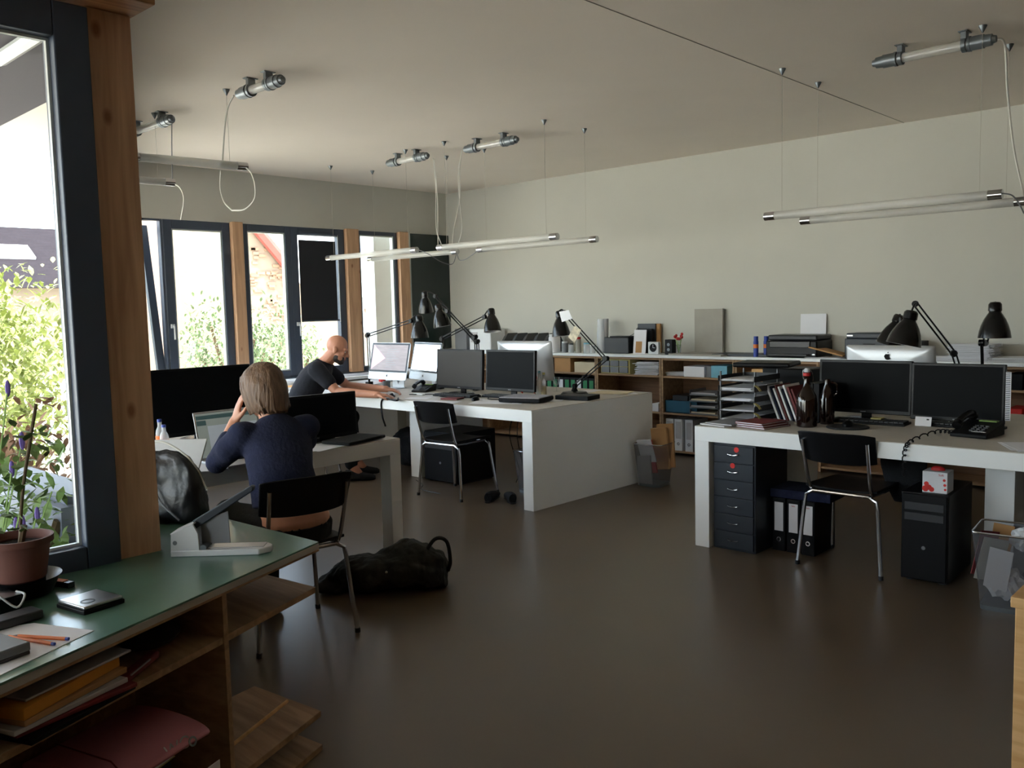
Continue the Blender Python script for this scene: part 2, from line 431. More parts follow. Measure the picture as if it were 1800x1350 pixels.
def win_handle(y, z, par):
    MB().box((XW, y - 0.018, z - 0.02), (XW + 0.02, y + 0.018, z + 0.02)).tube([(XW + 0.03, y, z), (XW + 0.045, y, z), (XW + 0.045, y, z - 0.13)], 0.009, 8).build('handle', 'handle_white', par, 0.002)


win_handle(4.04, 1.38, w1); win_handle(5.465, 1.36, w4)
# tilted-open sash in front of window_1/2 (seen as a leaning dark bar)
ts = thing('open_sash', 'dark window sash tilted open at the far left window', 'window', (XW - 0.062, 0, 0.82))
Tt = Matrix.Rotation(math.radians(-9), 4, 'Y')
q = MB(); L0, L1 = 3.60, 3.965
for c in (((0, L0, 0), (0.05, L0 + 0.07, 1.56)), ((0, L1 - 0.075, 0), (0.05, L1, 1.56)), ((0, L0 + .07, 0), (0.05, L1 - .075, 0.07)), ((0, L0 + .07, 1.49), (0.05, L1 - .075, 1.56))): q.box(*c, T=Tt)
q.build('sash_frame', 'frame_grey', ts, 0.003); MB().box((0.02, L0 + 0.07, 0.07), (0.026, L1 - 0.075, 1.49), T=Tt).build('sash_pane', 'pane', ts)
for i, (y0, y1) in enumerate(((4.705, 4.825), (6.125, 6.295), (6.90, 7.045))):
    struct('trim_%d' % (i + 2), MB().box((XW - 0.08, y0, 0.79), (XW + 0.05, y1, 2.42)), 'pine', 0.004)
struct('trim_5', MB().box((XW - 0.2, 3.55, 0.75), (XW + 0.03, 7.06, 0.79)), 'frame_grey', 0.004)      # sill under the window band
# roller blind in window_4
bl = thing('roller_blind', 'black roller blind pulled halfway down the casement window', 'blind', (XW, 5.755, 0))
MB().box((0.004, -0.245, 1.395), (0.010, 0.235, 2.272)).build('blind_cloth', 'black_blind', bl)
MB().tube([(0.02, -0.25, 1.39), (0.02, 0.245, 1.39)], 0.009, 8).build('bottom_bar', 'frame_grey', bl)
MB().tube([(0.02, -0.25, 2.345), (0.02, 0.245, 2.345)], 0.02, 10).build('roller_tube', 'frame_grey', bl)
MB().tube([(0.02, 0.262, 2.34), (0.02, 0.262, 1.37)], 0.003, 6).build('side_wire', 'cable_white', bl)
gb = thing('green_chalkboard', 'dark green board filling the window-wall bay next to the back corner', 'board', (XW, 7.40, 0))
MB().box((0.004, -0.325, 0.99), (0.03, 0.315, 2.41)).build('board_surface', 'board_green', gb, 0.002)
MB().box((0.004, -0.345, 0.99), (0.036, -0.325, 2.415)).build('board_edge', 'frame_light', gb)

# near window, post and wooden head beam
nw = window_panel('window_6', 'x', XN + 0.02, -0.55, 1.122, 0.690, 2.385, 0.100, 0.09, inner=False)
q = MB()
for c in (((XN - .035, -.45, .79), (XN - .02, -.442, 2.285)), ((XN - .035, 1.014, .79), (XN - .02, 1.022, 2.285)), ((XN - .035, -.442, .79), (XN - .02, 1.014, .798)), ((XN - .035, -.442, 2.277), (XN - .02, 1.014, 2.285))): q.box(*c)
q.build('glazing_bead', 'frame_light', nw)
window_panel('window_7', 'x', XN + 0.02, -2.95, -0.60, 0.690, 2.385, 0.088, 0.09)  # extra window out of view, added to let in more daylight
struct('trim_6', MB().box((XN - 0.10, 1.122, 0.0), (XN, 1.258, 2.394)), 'pine', 0.004)
struct('trim_7', MB().box((XN - 0.10, YS, 2.394), (XN + 0.145, 1.27, 2.60)), 'pine_y', 0.004)
struct('trim_8', MB().box((XN - 0.03, -0.60, 0.728), (XN + 0.02, -0.55, 2.394)), 'pine', 0.002)
for i, (a, b) in enumerate(((-2.5, -1.3),)):
    window_panel('window_%d' % (8 + i), 'y', YS, a, b, 0.45, 2.75, 0.06, 0.06)  # window behind the camera, added to light the room from the rear
# ================================================================== OUTSIDE
struct('ground', MB().box((-60, -40, -0.5), (40, 60, -0.14)), 'ground')  # out of sight; kept pale to bounce sunlight up onto the ceiling
sf = tag(MB().prism([(-2.98, 0.80), (-6.1, 1.74), (-6.1, 1.83), (-4.7, 1.80), (-3.4, 1.32), (-2.98, 1.14)], 0.18, z0=2.60).build('roof_overhang', 'soffit'), 'grey boarded roof overhang outside above the near window', 'roof')
g0, g1 = at(0, 104, 'z', 2.56), at(80, 52, 'z', 2.56)
gp = tag(MB().tube([g0, g1 + (g1 - g0) * 0.3], 0.03, 8).build('gutter_pipe', 'frame_light'), 'pale pipe under the roof overhang outside the near window', 'pipe')
wp = thing('rendered_wall', 'large sunlit yellow rendered gable wall across the yard', 'building')
yw = lambda px, py, X: at(px, py, 'x', X)
g = [Vector((-15, 6.6, -0.4)), Vector((-15, 14.2, -0.4)), yw(600, 560, -15), yw(508, 482, -15), yw(440, 402, -15), Vector((-15, 9.0, 6.2)), Vector((-15, 6.6, 6.2))]
q = MB(); q.add([(p.x, p.y, p.z) for p in g] + [(p.x - 0.4, p.y, p.z) for p in g], [tuple(range(7)), tuple(range(7, 14))[::-1]] + [(i, (i + 1) % 7, 7 + (i + 1) % 7, 7 + i) for i in range(7)])
q.build('wall', 'stucco', wp, smooth=0)
p0, p1 = yw(446, 396, -14.9), yw(512, 476, -14.9)
MB().tube([p0, p1], 0.10, 6).build('verge_tiles', 'roof_red', wp)
d = (p1 - p0)
q = MB()
for k in range(34):
    p = yw(random.uniform(440, 505), random.uniform(430, 560), -14.99); q.cbox((p.x, p.y, p.z), (0.03, random.uniform(0.08, 0.2), 0.05))
for k in range(20):
    p = yw(random.uniform(470, 508), random.uniform(480, 620), -14.97); q.cbox((p.x, p.y, p.z), (0.03, random.uniform(0.08, 0.2), 0.05))
q.build('bare_bricks', 'brick', wp)
# white shed wall with zinc roof behind window 4/5
sh = thing('shed', 'pale outbuilding with a grey metal roof beyond the right-hand windows', 'building', (0, 0, 0))
MB().box((-19, 14.6, -0.4), (-18.6, 24, 3.0)).build('wall', 'stucco_white', sh)
q = MB(); q.add([(-18.2, 14.2, 2.9), (-18.2, 24, 2.9), (-22, 24, 7.2), (-22, 14.2, 7.2), (-18.2, 14.2, 2.7), (-18.2, 24, 2.7), (-22, 24, 7.0), (-22, 14.2, 7.0)], [(0, 1, 2, 3), (7, 6, 5, 4), (0, 4, 5, 1), (1, 5, 6, 2), (2, 6, 7, 3), (3, 7, 4, 0)]); q.build('roof', 'zinc', sh)
q = MB()
for k in range(8): q.box((-18.58, 14.8, 0.2 + k * 0.32), (-18.52, 23.8, 0.23 + k * 0.32))
q.build('cladding_battens', 'slate', sh)
tag(MB().box((-8.85, 6.84, -0.3), (-8.65, 7.5, 2.7)).build('outer_pier', 'frame_light'), 'pale grey pier standing just outside the narrow window', 'pillar')
# far house with skylight seen through the near window
hs = thing('neighbour_house', 'house with a dark slate roof and one skylight beyond the garden', 'building')
MB().box((-30, 4.5, -0.4), (-25, 12.2, 2.45)).build('wall', 'beige_wall', hs)
q = MB(); q.add([(-24.6, 4.2, 2.3), (-24.6, 12.3, 2.3), (-27.5, 12.3, 4.1), (-27.5, 4.2, 4.1), (-30.4, 4.2, 2.3), (-30.4, 12.3, 2.3)], [(0, 1, 2, 3), (3, 2, 5, 4), (0, 3, 4), (1, 5, 2), (0, 4, 5, 1)]); q.build('roof', 'slate', hs)
sk = MB(); sk.box((-0.35, -0.45, 0), (0.35, 0.45, 0.08), T=Matrix.Translation((-26.2, 8.45, 3.28)) @ Matrix.Rotation(math.radians(32), 4, 'Y')); sk.build('skylight', 'white_plastic', hs)
MB().box((-27.9, 7.4, 3.8), (-27.4, 7.9, 5.0)).build('chimney', 'beige_wall', hs)


def shrub(name, label, c, r, nl, size, mt, trunk=True, group=None, z0=-0.14, seed=1, cat='shrub'):
    random.seed(seed); t = thing(name, label, cat, (c[0], c[1], z0), 0, group)
    q = MB()
    for k in range(nl):
        while True:
            u = [random.uniform(-1, 1) for _ in range(3)]
            if 0.25 < sum(x * x for x in u) < 1: break
        lump = 1 + 0.35 * math.sin(5 * u[0] + seed) * math.cos(4 * u[1] + 2 * u[2])
        p = Vector((u[0] * r[0] * lump, u[1] * r[1] * lump, c[2] - z0 + u[2] * r[2] * lump))
        T = Matrix.Translation(p) @ Matrix.Rotation(random.uniform(0, 6.3), 4, 'Z') @ Matrix.Rotation(random.uniform(-1.2, 1.2), 4, 'X')
        s = size * random.uniform(0.6, 1.3)
        q.add([(0, -s, 0), (s * 0.45, -s * 0.2, 0.1 * s), (s * 0.35, s * 0.5, 0.05 * s), (0, s, -0.1 * s), (-s * 0.35, s * 0.5, 0.05 * s), (-s * 0.45, -s * 0.2, 0.1 * s)], [(0, 1, 2, 3, 4, 5)], T)
    q.build('foliage', mt, t, smooth=0)
    if trunk:
        q = MB()
        for k in range(7):
            a = random.uniform(0, 6.3); e = Vector((math.cos(a) * r[0] * 0.6, math.sin(a) * r[1] * 0.6, c[2] - z0 + random.uniform(-.2, .5) * r[2]))
            q.tube(bez([(0.02 * k, 0, 0), e * 0.45 + Vector((0, 0, 0.1)), e], 5), [0.02 + 0.0 * i for i in range(11)], 6)
        q.build('branches', 'twig', t)
    return t


shrub('garden_shrub', 'leafy shrub outside the left-hand far windows, in front of the yellow wall', (-10.6, 6.0, 1.05), (0.7, 0.75, 0.62), 2600, 0.036, 'leaf_dark', seed=3)
shrub('garden_shrub', 'smaller shrub outside behind the second far window pane', (-10.8, 6.95, 0.85), (0.5, 0.55, 0.55), 1700, 0.034, 'leaf_dark', seed=5)
shrub('climbing_plant', 'thin reddish climber outside in front of the narrow grey-pier window', (-9.8, 8.0, 1.5), (0.3, 0.35, 0.5), 260, 0.04, 'brick', seed=6, cat='plant')
shrub('garden_tree', 'yellow-green tree in the garden outside the near window', (-10.9, 3.2, 0.85), (1.5, 0.75, 1.25), 6500, 0.055, 'leaf_yellow', seed=8, cat='tree')
shrub('garden_shrub', 'dark reddish low bush below the yellow-green garden tree', (-6.6, 1.95, 0.2), (0.8, 0.4, 0.7), 1800, 0.045, 'brick', seed=9)
shrub('garden_shrub', 'bright green bush just outside the near window glass', (-3.9, 1.15, 0.42), (0.5, 0.3, 0.55), 1500, 0.035, 'leaf', seed=10)
# lavender tuft outside the pane
lv = thing('lavender_plant', 'tall lavender with purple heads right outside the near window', 'plant', (-3.25, 0.86, -0.14))
q = MB(); q2 = MB(); random.seed(4)
for k in range(60):
    a = random.uniform(0, 6.3); r = random.uniform(0.02, 0.30); h = random.uniform(0.9, 1.5) if k % 5 == 0 else random.uniform(0.6, 1.12)
    P = bez([(0.05 * math.cos(a), 0.05 * math.sin(a), 0), (r * 0.4 * math.cos(a), r * 0.4 * math.sin(a), h * 0.6), (r * math.cos(a), r * math.sin(a), h)], 4)
    q.tube(P, 0.003, 4)
    if k % 5 == 0: q2.ell(P[-1], (0.009, 0.009, 0.03), n=6, m_=5)
q.build('stems', 'pale_green', lv); fh = q2.build('flower_heads', 'lavender', lv); fh['kind'] = 'stuff'
pt = thing('garden_bench', 'pale blue-grey slatted planter box outside below the near window', 'planter', (-4.2, 1.42, -0.14))
q = MB()
for k in range(3): q.box((-0.5, -0.12, 0.42 + k * 0.16), (0.5, 0.12, 0.54 + k * 0.16))
q.box((-0.45, -0.08, 0), (0.45, 0.08, 0.9)); q.build('planks', 'zinc', pt)

# ================================================================== LARGE FURNITURE
def desk(name, label, x0, x1, y0, y1, legs, h=0.74, th=0.09, rz=0):
    """white slab desk: top with a pale linoleum inlay, slab end legs and recessed middle legs"""
    t = thing('desk', label, 'desk', (x0, y0, 0), 0, None)
    X, Y = x1 - x0, y1 - y0
    MB().box((0, 0, h - th), (X, Y, h - 0.004)).build('tabletop', 'white_laminate', t, 0.002)
    MB().box((0.002, 0.002, h - 0.004), (X - 0.002, Y - 0.002, h)).build('top_surface', 'desk_top', t)
    for a, b in legs:
        MB().box((a[0] - x0, a[1] - y0, 0), (b[0] - x0, b[1] - y0, h - th)).build('leg', 'white_laminate', t, 0.002)
    return t


desk('desk', 'long white double-sided desk in the middle with a closed side panel', -7.66, -4.194, 4.694, 6.228,
     [((-4.29, 4.694), (-4.194, 6.228)), ((-5.99, 5.07), (-5.85, 5.85)), ((-7.66, 4.694), (-7.56, 6.228))])
desk('desk', 'white double-sided desk on the right with the dark drawer cabinet under it', -2.812, 0.65, 4.628, 6.162,
     [((-2.812, 4.628), (-2.716, 6.162)), ((-1.30, 5.0), (-1.16, 5.78)), ((0.55, 4.628), (0.65, 6.162))])
t = thing('desk', 'white desk by the left window where the person in the navy jumper sits', 'desk', (0, 0, 0))
pl = [(-3.945, 1.80), (-3.945, 3.262), (-5.48, 3.262), (-5.48, 2.46)]
MB().prism(pl, 0.086, z0=0.65).build('tabletop', 'white_laminate', t, 0.002)
MB().prism([(-3.947, 1.804), (-3.947, 3.26), (-5.478, 3.26), (-5.478, 2.464)], 0.004, z0=0.736).build('top_surface', 'desk_top', t)
for a_, b_ in (((-4.04, 3.185), (-3.945, 3.262)), ((-5.48, 3.185), (-5.385, 3.262)), ((-5.48, 2.49), (-5.385, 2.58)), ((-4.04, 1.88), (-3.945, 1.97))): MB().box((*a_, 0), (*b_, 0.65)).build('leg', 'white_laminate', t, 0.002)
# low bench along the far windows
bn = thing('window_bench', 'narrow white bench top running under the far windows', 'bench', (XW, 3.7, 0))
MB().box((0.03, 0, 0.745), (0.50, 3.3, 0.775)).build('bench_top', 'white_laminate', bn, 0.002)
for y in (0.05, 1.6, 3.2): MB().box((0.06, y, 0), (0.46, y + 0.04, 0.745)).build('leg', 'white_laminate', bn)

# ---- green counter with wooden shelves (foreground left)
ct = thing('shelf_counter', 'green-topped wooden shelf counter in the left foreground beside the post', 'counter', (0, 0, 0))
A0 = (-1.60, -0.45); A1 = (-2.417, 1.639)                       # slanted front edge
dirF = Vector((A1[0] - A0[0], A1[1] - A0[1], 0)).normalized(); inn = Vector((-dirF.y, dirF.x, 0))   # inward normal
top = [A0, A1, (-3.35, 1.60), (-3.22, 1.47), (-2.80, 1.262), (XN + 0.001, 1.262), (XN + 0.001, 1.12), (XN + 0.021, 1.12), (XN + 0.021, -0.45)]
MB().prism(top, 0.006, z0=0.719).build('counter_top', 'green_lino', ct, 0.001)
MB().prism(top, 0.019, z0=0.700).build('counter_edge', 'edge_grey', ct, 0.001)
MB().prism(top, 0.007, z0=0.693).build('counter_board', 'plywood', ct, 0.001)


def along(s, dep, z=0.0):
    """point s metres from A1 back along the front edge, dep metres behind it"""
    p = Vector((A1[0], A1[1], 0)) - dirF * s + inn * dep; return (p.x, p.y, z)


def slab(s0, s1, d0, d1, z0, z1):
    P = [along(s0, d0), along(s1, d0), along(s1, d1), along(s0, d1)]
    return MB().prism([(p[0], p[1]) for p in P], z1 - z0, z0=z0)


# end shelves reaching past the last divider (pointed tips)
for z in (0.546, 0.118, 0.0):
    tip = (-2.447, 1.639); e = along(0.44, 0.02)
    MB().prism([(e[0], e[1]), tip, (-2.80, 1.60), (-2.74, 1.262), (-2.55, 1.1)], 0.02, z0=z).build('end_shelf', 'plywood', ct, 0.001)
for s in (0.44, 1.18, 1.92): slab(s, s + 0.019, 0.015, 0.36, 0.0, 0.693).build('divider', 'plywood', ct, 0.001)
slab(0.459, 2.0, 0.02, 0.36, 0.546, 0.565).build('shelf', 'plywood', ct, 0.001)
slab(0.459, 2.0, 0.02, 0.36, 0.118, 0.137).build('shelf', 'plywood', ct, 0.001)
slab(1.199, 1.92, 0.02, 0.36, 0.40, 0.417).build('shelf', 'plywood', ct, 0.001)
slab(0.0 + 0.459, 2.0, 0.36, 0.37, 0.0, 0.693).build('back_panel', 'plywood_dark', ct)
MB().box((-2.72, 1.16, 0.0), (-2.56, 1.26, 0.693)).build('corner_panel', 'plywood', ct)

# ---- wooden cabinet at the right edge (near)
rc = thing('wood_cabinet', 'light wooden cabinet end cut by the right edge of the picture', 'cabinet', (-0.515, 2.25, 0))
MB().box((0, 0, 0.06), (1.2, 0.5, 0.755)).build('body', 'beech', rc, 0.002)
MB().box((-0.008, -0.01, 0.755), (1.21, 0.51, 0.78)).build('cabinet_top', 'beech', rc, 0.002)
MB().box((0.03, 0.03, 0), (1.17, 0.47, 0.06)).build('plinth', 'plywood_dark', rc)

# ---- back bookcase: units 0.8 m wide under one worktop
YF = 7.32
tag(MB().box((XW + 0.05, YF - 0.015, 0.955), (XE - 0.02, YW - 0.002, 0.982)).build('worktop', 'white_laminate', None, 0.002), 'long white worktop on the wooden bookcases along the back wall', 'worktop')
bc0 = thing('bookcase', 'x', 'bookcase', (0, YF, 0), 0, 'bookcases along the back wall')
for x in (0, 0.382): pass
MB().box((0.0, 0, 0), (0.02, 0.38, 0.953)).build('side_panel', 'plywood', bc0, 0.001)
MB().box((0.775, 0, 0), (0.795, 0.38, 0.953)).build('side_panel', 'plywood', bc0, 0.001)
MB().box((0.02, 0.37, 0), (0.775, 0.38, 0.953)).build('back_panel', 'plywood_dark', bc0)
for z in (0.03, 0.40, 0.76, 0.933): MB().box((0.02, 0.004, z), (0.775, 0.37, z + 0.018)).build('shelf', 'plywood', bc0, 0.001)
BX = [-8.02 + 0.8 * i for i in range(13)]
LB = ['far left one next to the green board', 'behind the two upright computers of the man', 'behind the black screens on the middle desk', 'holding green and white ring binders', 'holding the small drawer organiser', 'holding the white box, blue box and blue crate', 'behind the letter trays', 'behind the large amber bottle', 'behind the left black screen on the right desk', 'behind the right black screen on the right desk', 'at the right edge of the picture']
for i, x in enumerate(BX[:11]):
    lab = 'open wooden bookcase unit, ' + LB[i]
    if i == 0: bc0.location = (x, YF, 0); bc0['label'] = lab
    else: dup(bc0, (x, YF, 0), 0, lab)


# ================================================================== CHAIRS
def make_chair():
    t = thing('chair', 'x', 'chair', (0, 0, 0), 0, 'black chairs with chrome legs')
    def U(y, x, yf):
        P = [(-x - 0.035, yf, 0)] + [(-x - 0.004, y, 0.36)] + [(-x + 0.004, y, 0.405), (-x + 0.045, y, 0.428)] + [(x - 0.045, y, 0.428), (x - 0.004, y, 0.405)] + [(x + 0.004, y, 0.36), (x + 0.035, yf, 0)]
        return P
    for nm, y, yf in (('rear_frame', -0.19, -0.215), ('front_frame', 0.17, 0.215)):
        MB().tube(U(y, 0.20, yf), 0.0105, 10).build(nm, 'chrome', t)
        # separate leg feet
        for sx in (-1, 1): MB().tube([(sx * 0.235, yf, 0.0), (sx * 0.234, yf, 0.022)], 0.013, 10).build('foot_cap', 'dark_plastic', t)
    for sx in (-1, 1):
        MB().tube(bez([(sx * 0.155, 0.17, 0.428), (sx * 0.165, -0.12, 0.43), (sx * 0.17, -0.195, 0.455), (sx * 0.176, -0.245, 0.60), (sx * 0.178, -0.275, 0.725)], 5), 0.0095, 8).build('back_post', 'chrome', t)
    MB().sheet(lambda u, v: ((u - 0.5) * 0.40 * (1 - 0.10 * v), (v - 0.5) * 0.40 + 0.01, 0.452 + 0.05 * (u - 0.5) ** 2 * 4 * 0.25 - (0.018 * (v - 0.75) ** 2 * 4 if v > 0.75 else 0)), 10, 10, 0.014).build('seat', 'black_satin', t, 0.003)
    q = MB(); n = 16; R = []
    def bp(u, v, k):
        x = (u - 0.5) * 0.43 * (1 - 0.04 * (1 - v)); y = -0.232 - 0.05 * v - 0.055 * (1 - (2 * u - 1) ** 2) - k * 0.011 + 0.03
        z = 0.60 + 0.175 * v - 0.012 * ((2 * u - 1) ** 4 if v > 0.5 else -(2 * u - 1) ** 4) * (1 if v in (0, 1) else 0.6)
        return (x, y, z)
    b = 0; nu, nv = 16, 5
    for k in (0, 1):
        for i in range(nu + 1):
            for j in range(nv + 1): q.v.append(bp(i / nu, j / nv, k))
    N = (nu + 1) * (nv + 1); ix = lambda i, j, k: k * N + i * (nv + 1) + j
    for i in range(nu):
        for j in range(nv):
            q.f.append((ix(i, j, 0), ix(i, j + 1, 0), ix(i + 1, j + 1, 0), ix(i + 1, j, 0))); q.f.append((ix(i, j, 1), ix(i + 1, j, 1), ix(i + 1, j + 1, 1), ix(i, j + 1, 1)))
        q.f.append((ix(i, 0, 0), ix(i + 1, 0, 0), ix(i + 1, 0, 1), ix(i, 0, 1))); q.f.append((ix(i, nv, 0), ix(i, nv, 1), ix(i + 1, nv, 1), ix(i + 1, nv, 0)))
    for j in range(nv):
        q.f.append((ix(0, j, 0), ix(0, j, 1), ix(0, j + 1, 1), ix(0, j + 1, 0))); q.f.append((ix(nu, j, 0), ix(nu, j + 1, 0), ix(nu, j + 1, 1), ix(nu, j, 1)))
    q.build('backrest', 'black_satin', t, 0.004, smooth=50)
    return t


ch = make_chair(); ch.location = (-3.50, 2.20, 0); ch.rotation_euler = (0, 0, math.radians(80)); ch['label'] = 'black chair with chrome legs that the person in the navy jumper sits on'
dup(ch, (-5.10, 4.80, 0), 0.06, 'empty black chair with chrome legs in front of the middle desk')
dup(ch, (-1.92, 4.85, 0), -0.03, 'empty black chair with chrome legs in front of the right desk')
dup(ch, (-6.66, 4.46, 0), math.radians(-50), 'black chair with chrome legs that the bald man sits on')


# ================================================================== PEOPLE
def remesh(o, vox, sm=6):
    r = o.modifiers.new('remesh', 'REMESH'); r.mode = 'VOXEL'; r.voxel_size = vox; r.use_smooth_shade = True
    if sm:
        s = o.modifiers.new('smooth', 'SMOOTH'); s.factor = 0.5; s.iterations = sm
    return o


def TT(v): return Vector(v)


def frame(fwd, up, loc):
    """matrix: local +Y = fwd, +Z ~ up"""
    y = Vector(fwd).normalized(); z = Vector(up); z = (z - y * z.dot(y)).normalized(); x = y.cross(z)
    m = Matrix((x, y, z)).transposed().to_4x4(); m.translation = Vector(loc); return m


def head(q, T, nose=1.0):
    q.ell((0, -0.012, 0.035), (0.075, 0.094, 0.088), T, 20, 14)
    q.ell((0, 0.03, -0.03), (0.060, 0.062, 0.074), T, 18, 12)
    q.ell((0, 0.062, -0.082), (0.030, 0.028, 0.024), T)
    for sx in (-1, 1):
        q.ell((sx * 0.040, 0.045, -0.06), (0.024, 0.035, 0.028), T)
        q.ell((sx * 0.077, -0.004, -0.008), (0.009, 0.020, 0.032), T); q.ell((sx * 0.080, -0.010, 0.008), (0.007, 0.018, 0.016), T)
        q.ell((sx * 0.034, 0.068, -0.012), (0.022, 0.018, 0.018), T)
    P = lambda *a: [T @ Vector(p) for p in a]
    q.chain(P((-0.042, 0.074, 0.028), (0, 0.086, 0.026), (0.042, 0.074, 0.028)), [0.011, 0.012, 0.011])
    q.chain(P((0, 0.086, 0.018), (0, 0.100, -0.006), (0, 0.112, -0.024)), [0.008, 0.009, 0.0125])
    for sx in (-1, 1): q.chain(P((sx * 0.010, 0.098, -0.028), (sx * 0.006, 0.100, -0.028)), [0.009, 0.008])
    q.chain(P((-0.020, 0.084, -0.052), (0, 0.092, -0.050), (0.020, 0.084, -0.052)), [0.007, 0.009, 0.007])
    q.chain(P((-0.016, 0.083, -0.062), (0, 0.090, -0.063), (0.016, 0.083, -0.062)), [0.007, 0.009, 0.007])


def face(root, T, lips='lip'):
    for sx in (-1, 1):
        e = MB().ell((sx * 0.031, 0.0785, 0.006), (0.0100, 0.0068, 0.0048), T).build('eye', 'eye_white', root)
        MB().ell((sx * 0.031, 0.0838, 0.006), (0.0052, 0.0026, 0.0048), T, 10, 6).build('iris', 'eye_dark', e)
    q = MB(); P = lambda *a: [T @ Vector(p) for p in a]
    q.chain(P((-0.018, 0.088, -0.055), (0, 0.0975, -0.052), (0.018, 0.088, -0.055)), [0.003, 0.0045, 0.003], 8)
    q.chain(P((-0.015, 0.087, -0.061), (0, 0.0955, -0.063), (0.015, 0.087, -0.061)), [0.003, 0.005, 0.003], 8); q.build('lips', lips, root)


def hand(q, wrist, fwd, palmn, side=1, curl=0.5, spread=0.09, s=1.0):
    """palmn: direction the palm faces; side=+1 puts the thumb on fwd x palmn side"""
    F = frame(fwd, -Vector(palmn), wrist)          # local y = fingers, z = back of the hand
    P = lambda *a: [F @ (Vector(p) * s) for p in a]
    q.loft([(F @ (Vector((0, y, 0)) * s), F.to_3x3() @ Vector((a * s, 0, 0)), F.to_3x3() @ Vector((0, 0, b * s))) for y, a, b in
            ((-0.03, 0.026, 0.020), (0, 0.028, 0.019), (0.03, 0.037, 0.017), (0.06, 0.042, 0.015), (0.088, 0.040, 0.012))], 16)
    for k, (x, L) in enumerate(((-0.031, 0.070), (-0.011, 0.079), (0.010, 0.074), (0.030, 0.058))):
        x *= -side; a = curl * (0.8 + 0.12 * k); d = Vector((x * spread * 8, 1, 0)).normalized(); p = Vector((x, 0.082, 0.0)); pts = [p]
        ang = 0
        for j, fr in enumerate((0.45, 0.32, 0.24)):
            ang += a * (0.55 if j == 0 else 0.9); dd = Vector((d.x * math.cos(ang), math.cos(ang), -math.sin(ang))); p = p + dd * L * fr; pts.append(p)
        q.chain(P(*pts), [0.0092 * s, 0.0086 * s, 0.0080 * s, 0.0068 * s], 10)
    x = -0.028 * side
    q.chain(P((x, 0.018, -0.004), (x - side * 0.024, 0.045, -0.014), (x - side * 0.034, 0.070, -0.022), (x - side * 0.034, 0.092, -0.030)), [0.014 * s, 0.012 * s, 0.0098 * s, 0.008 * s], 10)


# ---------- woman in navy jumper, sitting at the left desk with her back to us
pw = thing('person', 'person with brown hair in a navy jumper sitting at the left desk', 'person', (-3.50, 2.20, 0))
def L(p): return Vector(p) - Vector((-3.50, 2.20, 0))
hips = L((-3.42, 2.20, 0.545)); chest = L((-3.60, 2.245, 0.83)); shl = L((-3.675, 2.095, 0.925)); shr = L((-3.635, 2.425, 0.93)); nk = L((-3.68, 2.265, 0.97))
hd = L((-3.74, 2.262, 1.105)); Th = frame((-0.93, -0.12, -0.30), (-0.25, 0.0, 1), hd)
el_l = L((-3.82, 2.045, 0.785)); hn_l = L((-3.85, 2.165, 0.965)); el_r = L((-3.80, 2.46, 0.775)); wr_r = L((-4.02, 2.32, 0.785))
q = MB()
q.loft([(hips + Vector((0.0, 0, -0.085)), (0.10, 0, 0), (0, 0.165, 0)), (hips, (0.115, 0, 0), (0, 0.172, 0)), (hips + Vector((-0.02, 0, 0.09)), (0.098, 0, 0), (0, 0.148, 0)),
        (L((-3.51, 2.2, 0.74)), (0.088, 0, 0.02), (0, 0.135, 0)), (chest, (0.095, 0, 0.03), (0, 0.155, 0)), (L((-3.65, 2.262, 0.91)), (0.07, 0, 0.03), (0, 0.15, 0))])
q.chain([nk, nk + Vector((-0.03, -0.01, 0.06)), hd + Vector((0.02, 0, -0.03))], [0.058, 0.050, 0.052])
head(q, Th)
q.chain([shl, el_l, hn_l], [0.05, 0.038, 0.027]); q.chain([shr, el_r, wr_r], [0.05, 0.038, 0.027])
hand(q, hn_l, (0.15, 0.25, 1.0), (0.35, 0.9, -0.1), side=-1, curl=0.35)
hand(q, wr_r, (-1, -0.25, -0.12), (0, 0, -1), side=1, curl=0.4)
for sy in (-1, 1):
    q.chain([hips + Vector((-0.02, sy * 0.085, -0.03)), L((-3.83, 2.2 + sy * 0.10, 0.53)), L((-3.86, 2.2 + sy * 0.11, 0.13)), L((-3.95, 2.2 + sy * 0.12, 0.04))], [0.085, 0.058, 0.042, 0.034])
remesh(q.build('body', 'skin', pw), 0.0055, 5)
face(pw, Th)
# jumper
q = MB(); e = 1.13
q.loft([(L((-3.475, 2.2, 0.612)), (0.118, 0, 0.02), (0, 0.172, 0)), (L((-3.49, 2.2, 0.66)), (0.115, 0, 0.02), (0, 0.166, 0)), (L((-3.52, 2.2, 0.75)), (0.108, 0, 0.03), (0, 0.158, 0)),
        (chest, (0.112, 0, 0.04), (0, 0.172, 0)), (L((-3.645, 2.26, 0.905)), (0.092, 0, 0.04), (0, 0.172, 0)), (L((-3.665, 2.262, 0.955)), (0.070, 0, 0.03), (0, 0.118, 0)), (L((-3.68, 2.265, 0.992)), (0.058, 0, 0.02), (0, 0.060, 0))])
q.ell(shl + Vector((0, 0, -0.005)), (0.068, 0.066, 0.064)).ell(shr + Vector((0, 0, -0.005)), (0.068, 0.066, 0.064))
q.chain([shl + Vector((0.0, 0.02, -0.010)), shl * 0.5 + el_l * 0.5 + Vector((0.02, -0.01, 0)), el_l, el_l * 0.42 + hn_l * 0.58], [0.070, 0.064, 0.054, 0.040])
q.chain([shr + Vector((0.0, -0.03, -0.012)), shr * 0.5 + el_r * 0.5 + Vector((0.02, 0.01, 0)), el_r, el_r * 0.25 + wr_r * 0.75], [0.070, 0.062, 0.052, 0.038])
remesh(q.build('jumper', 'navy_wool', pw), 0.010, 4)
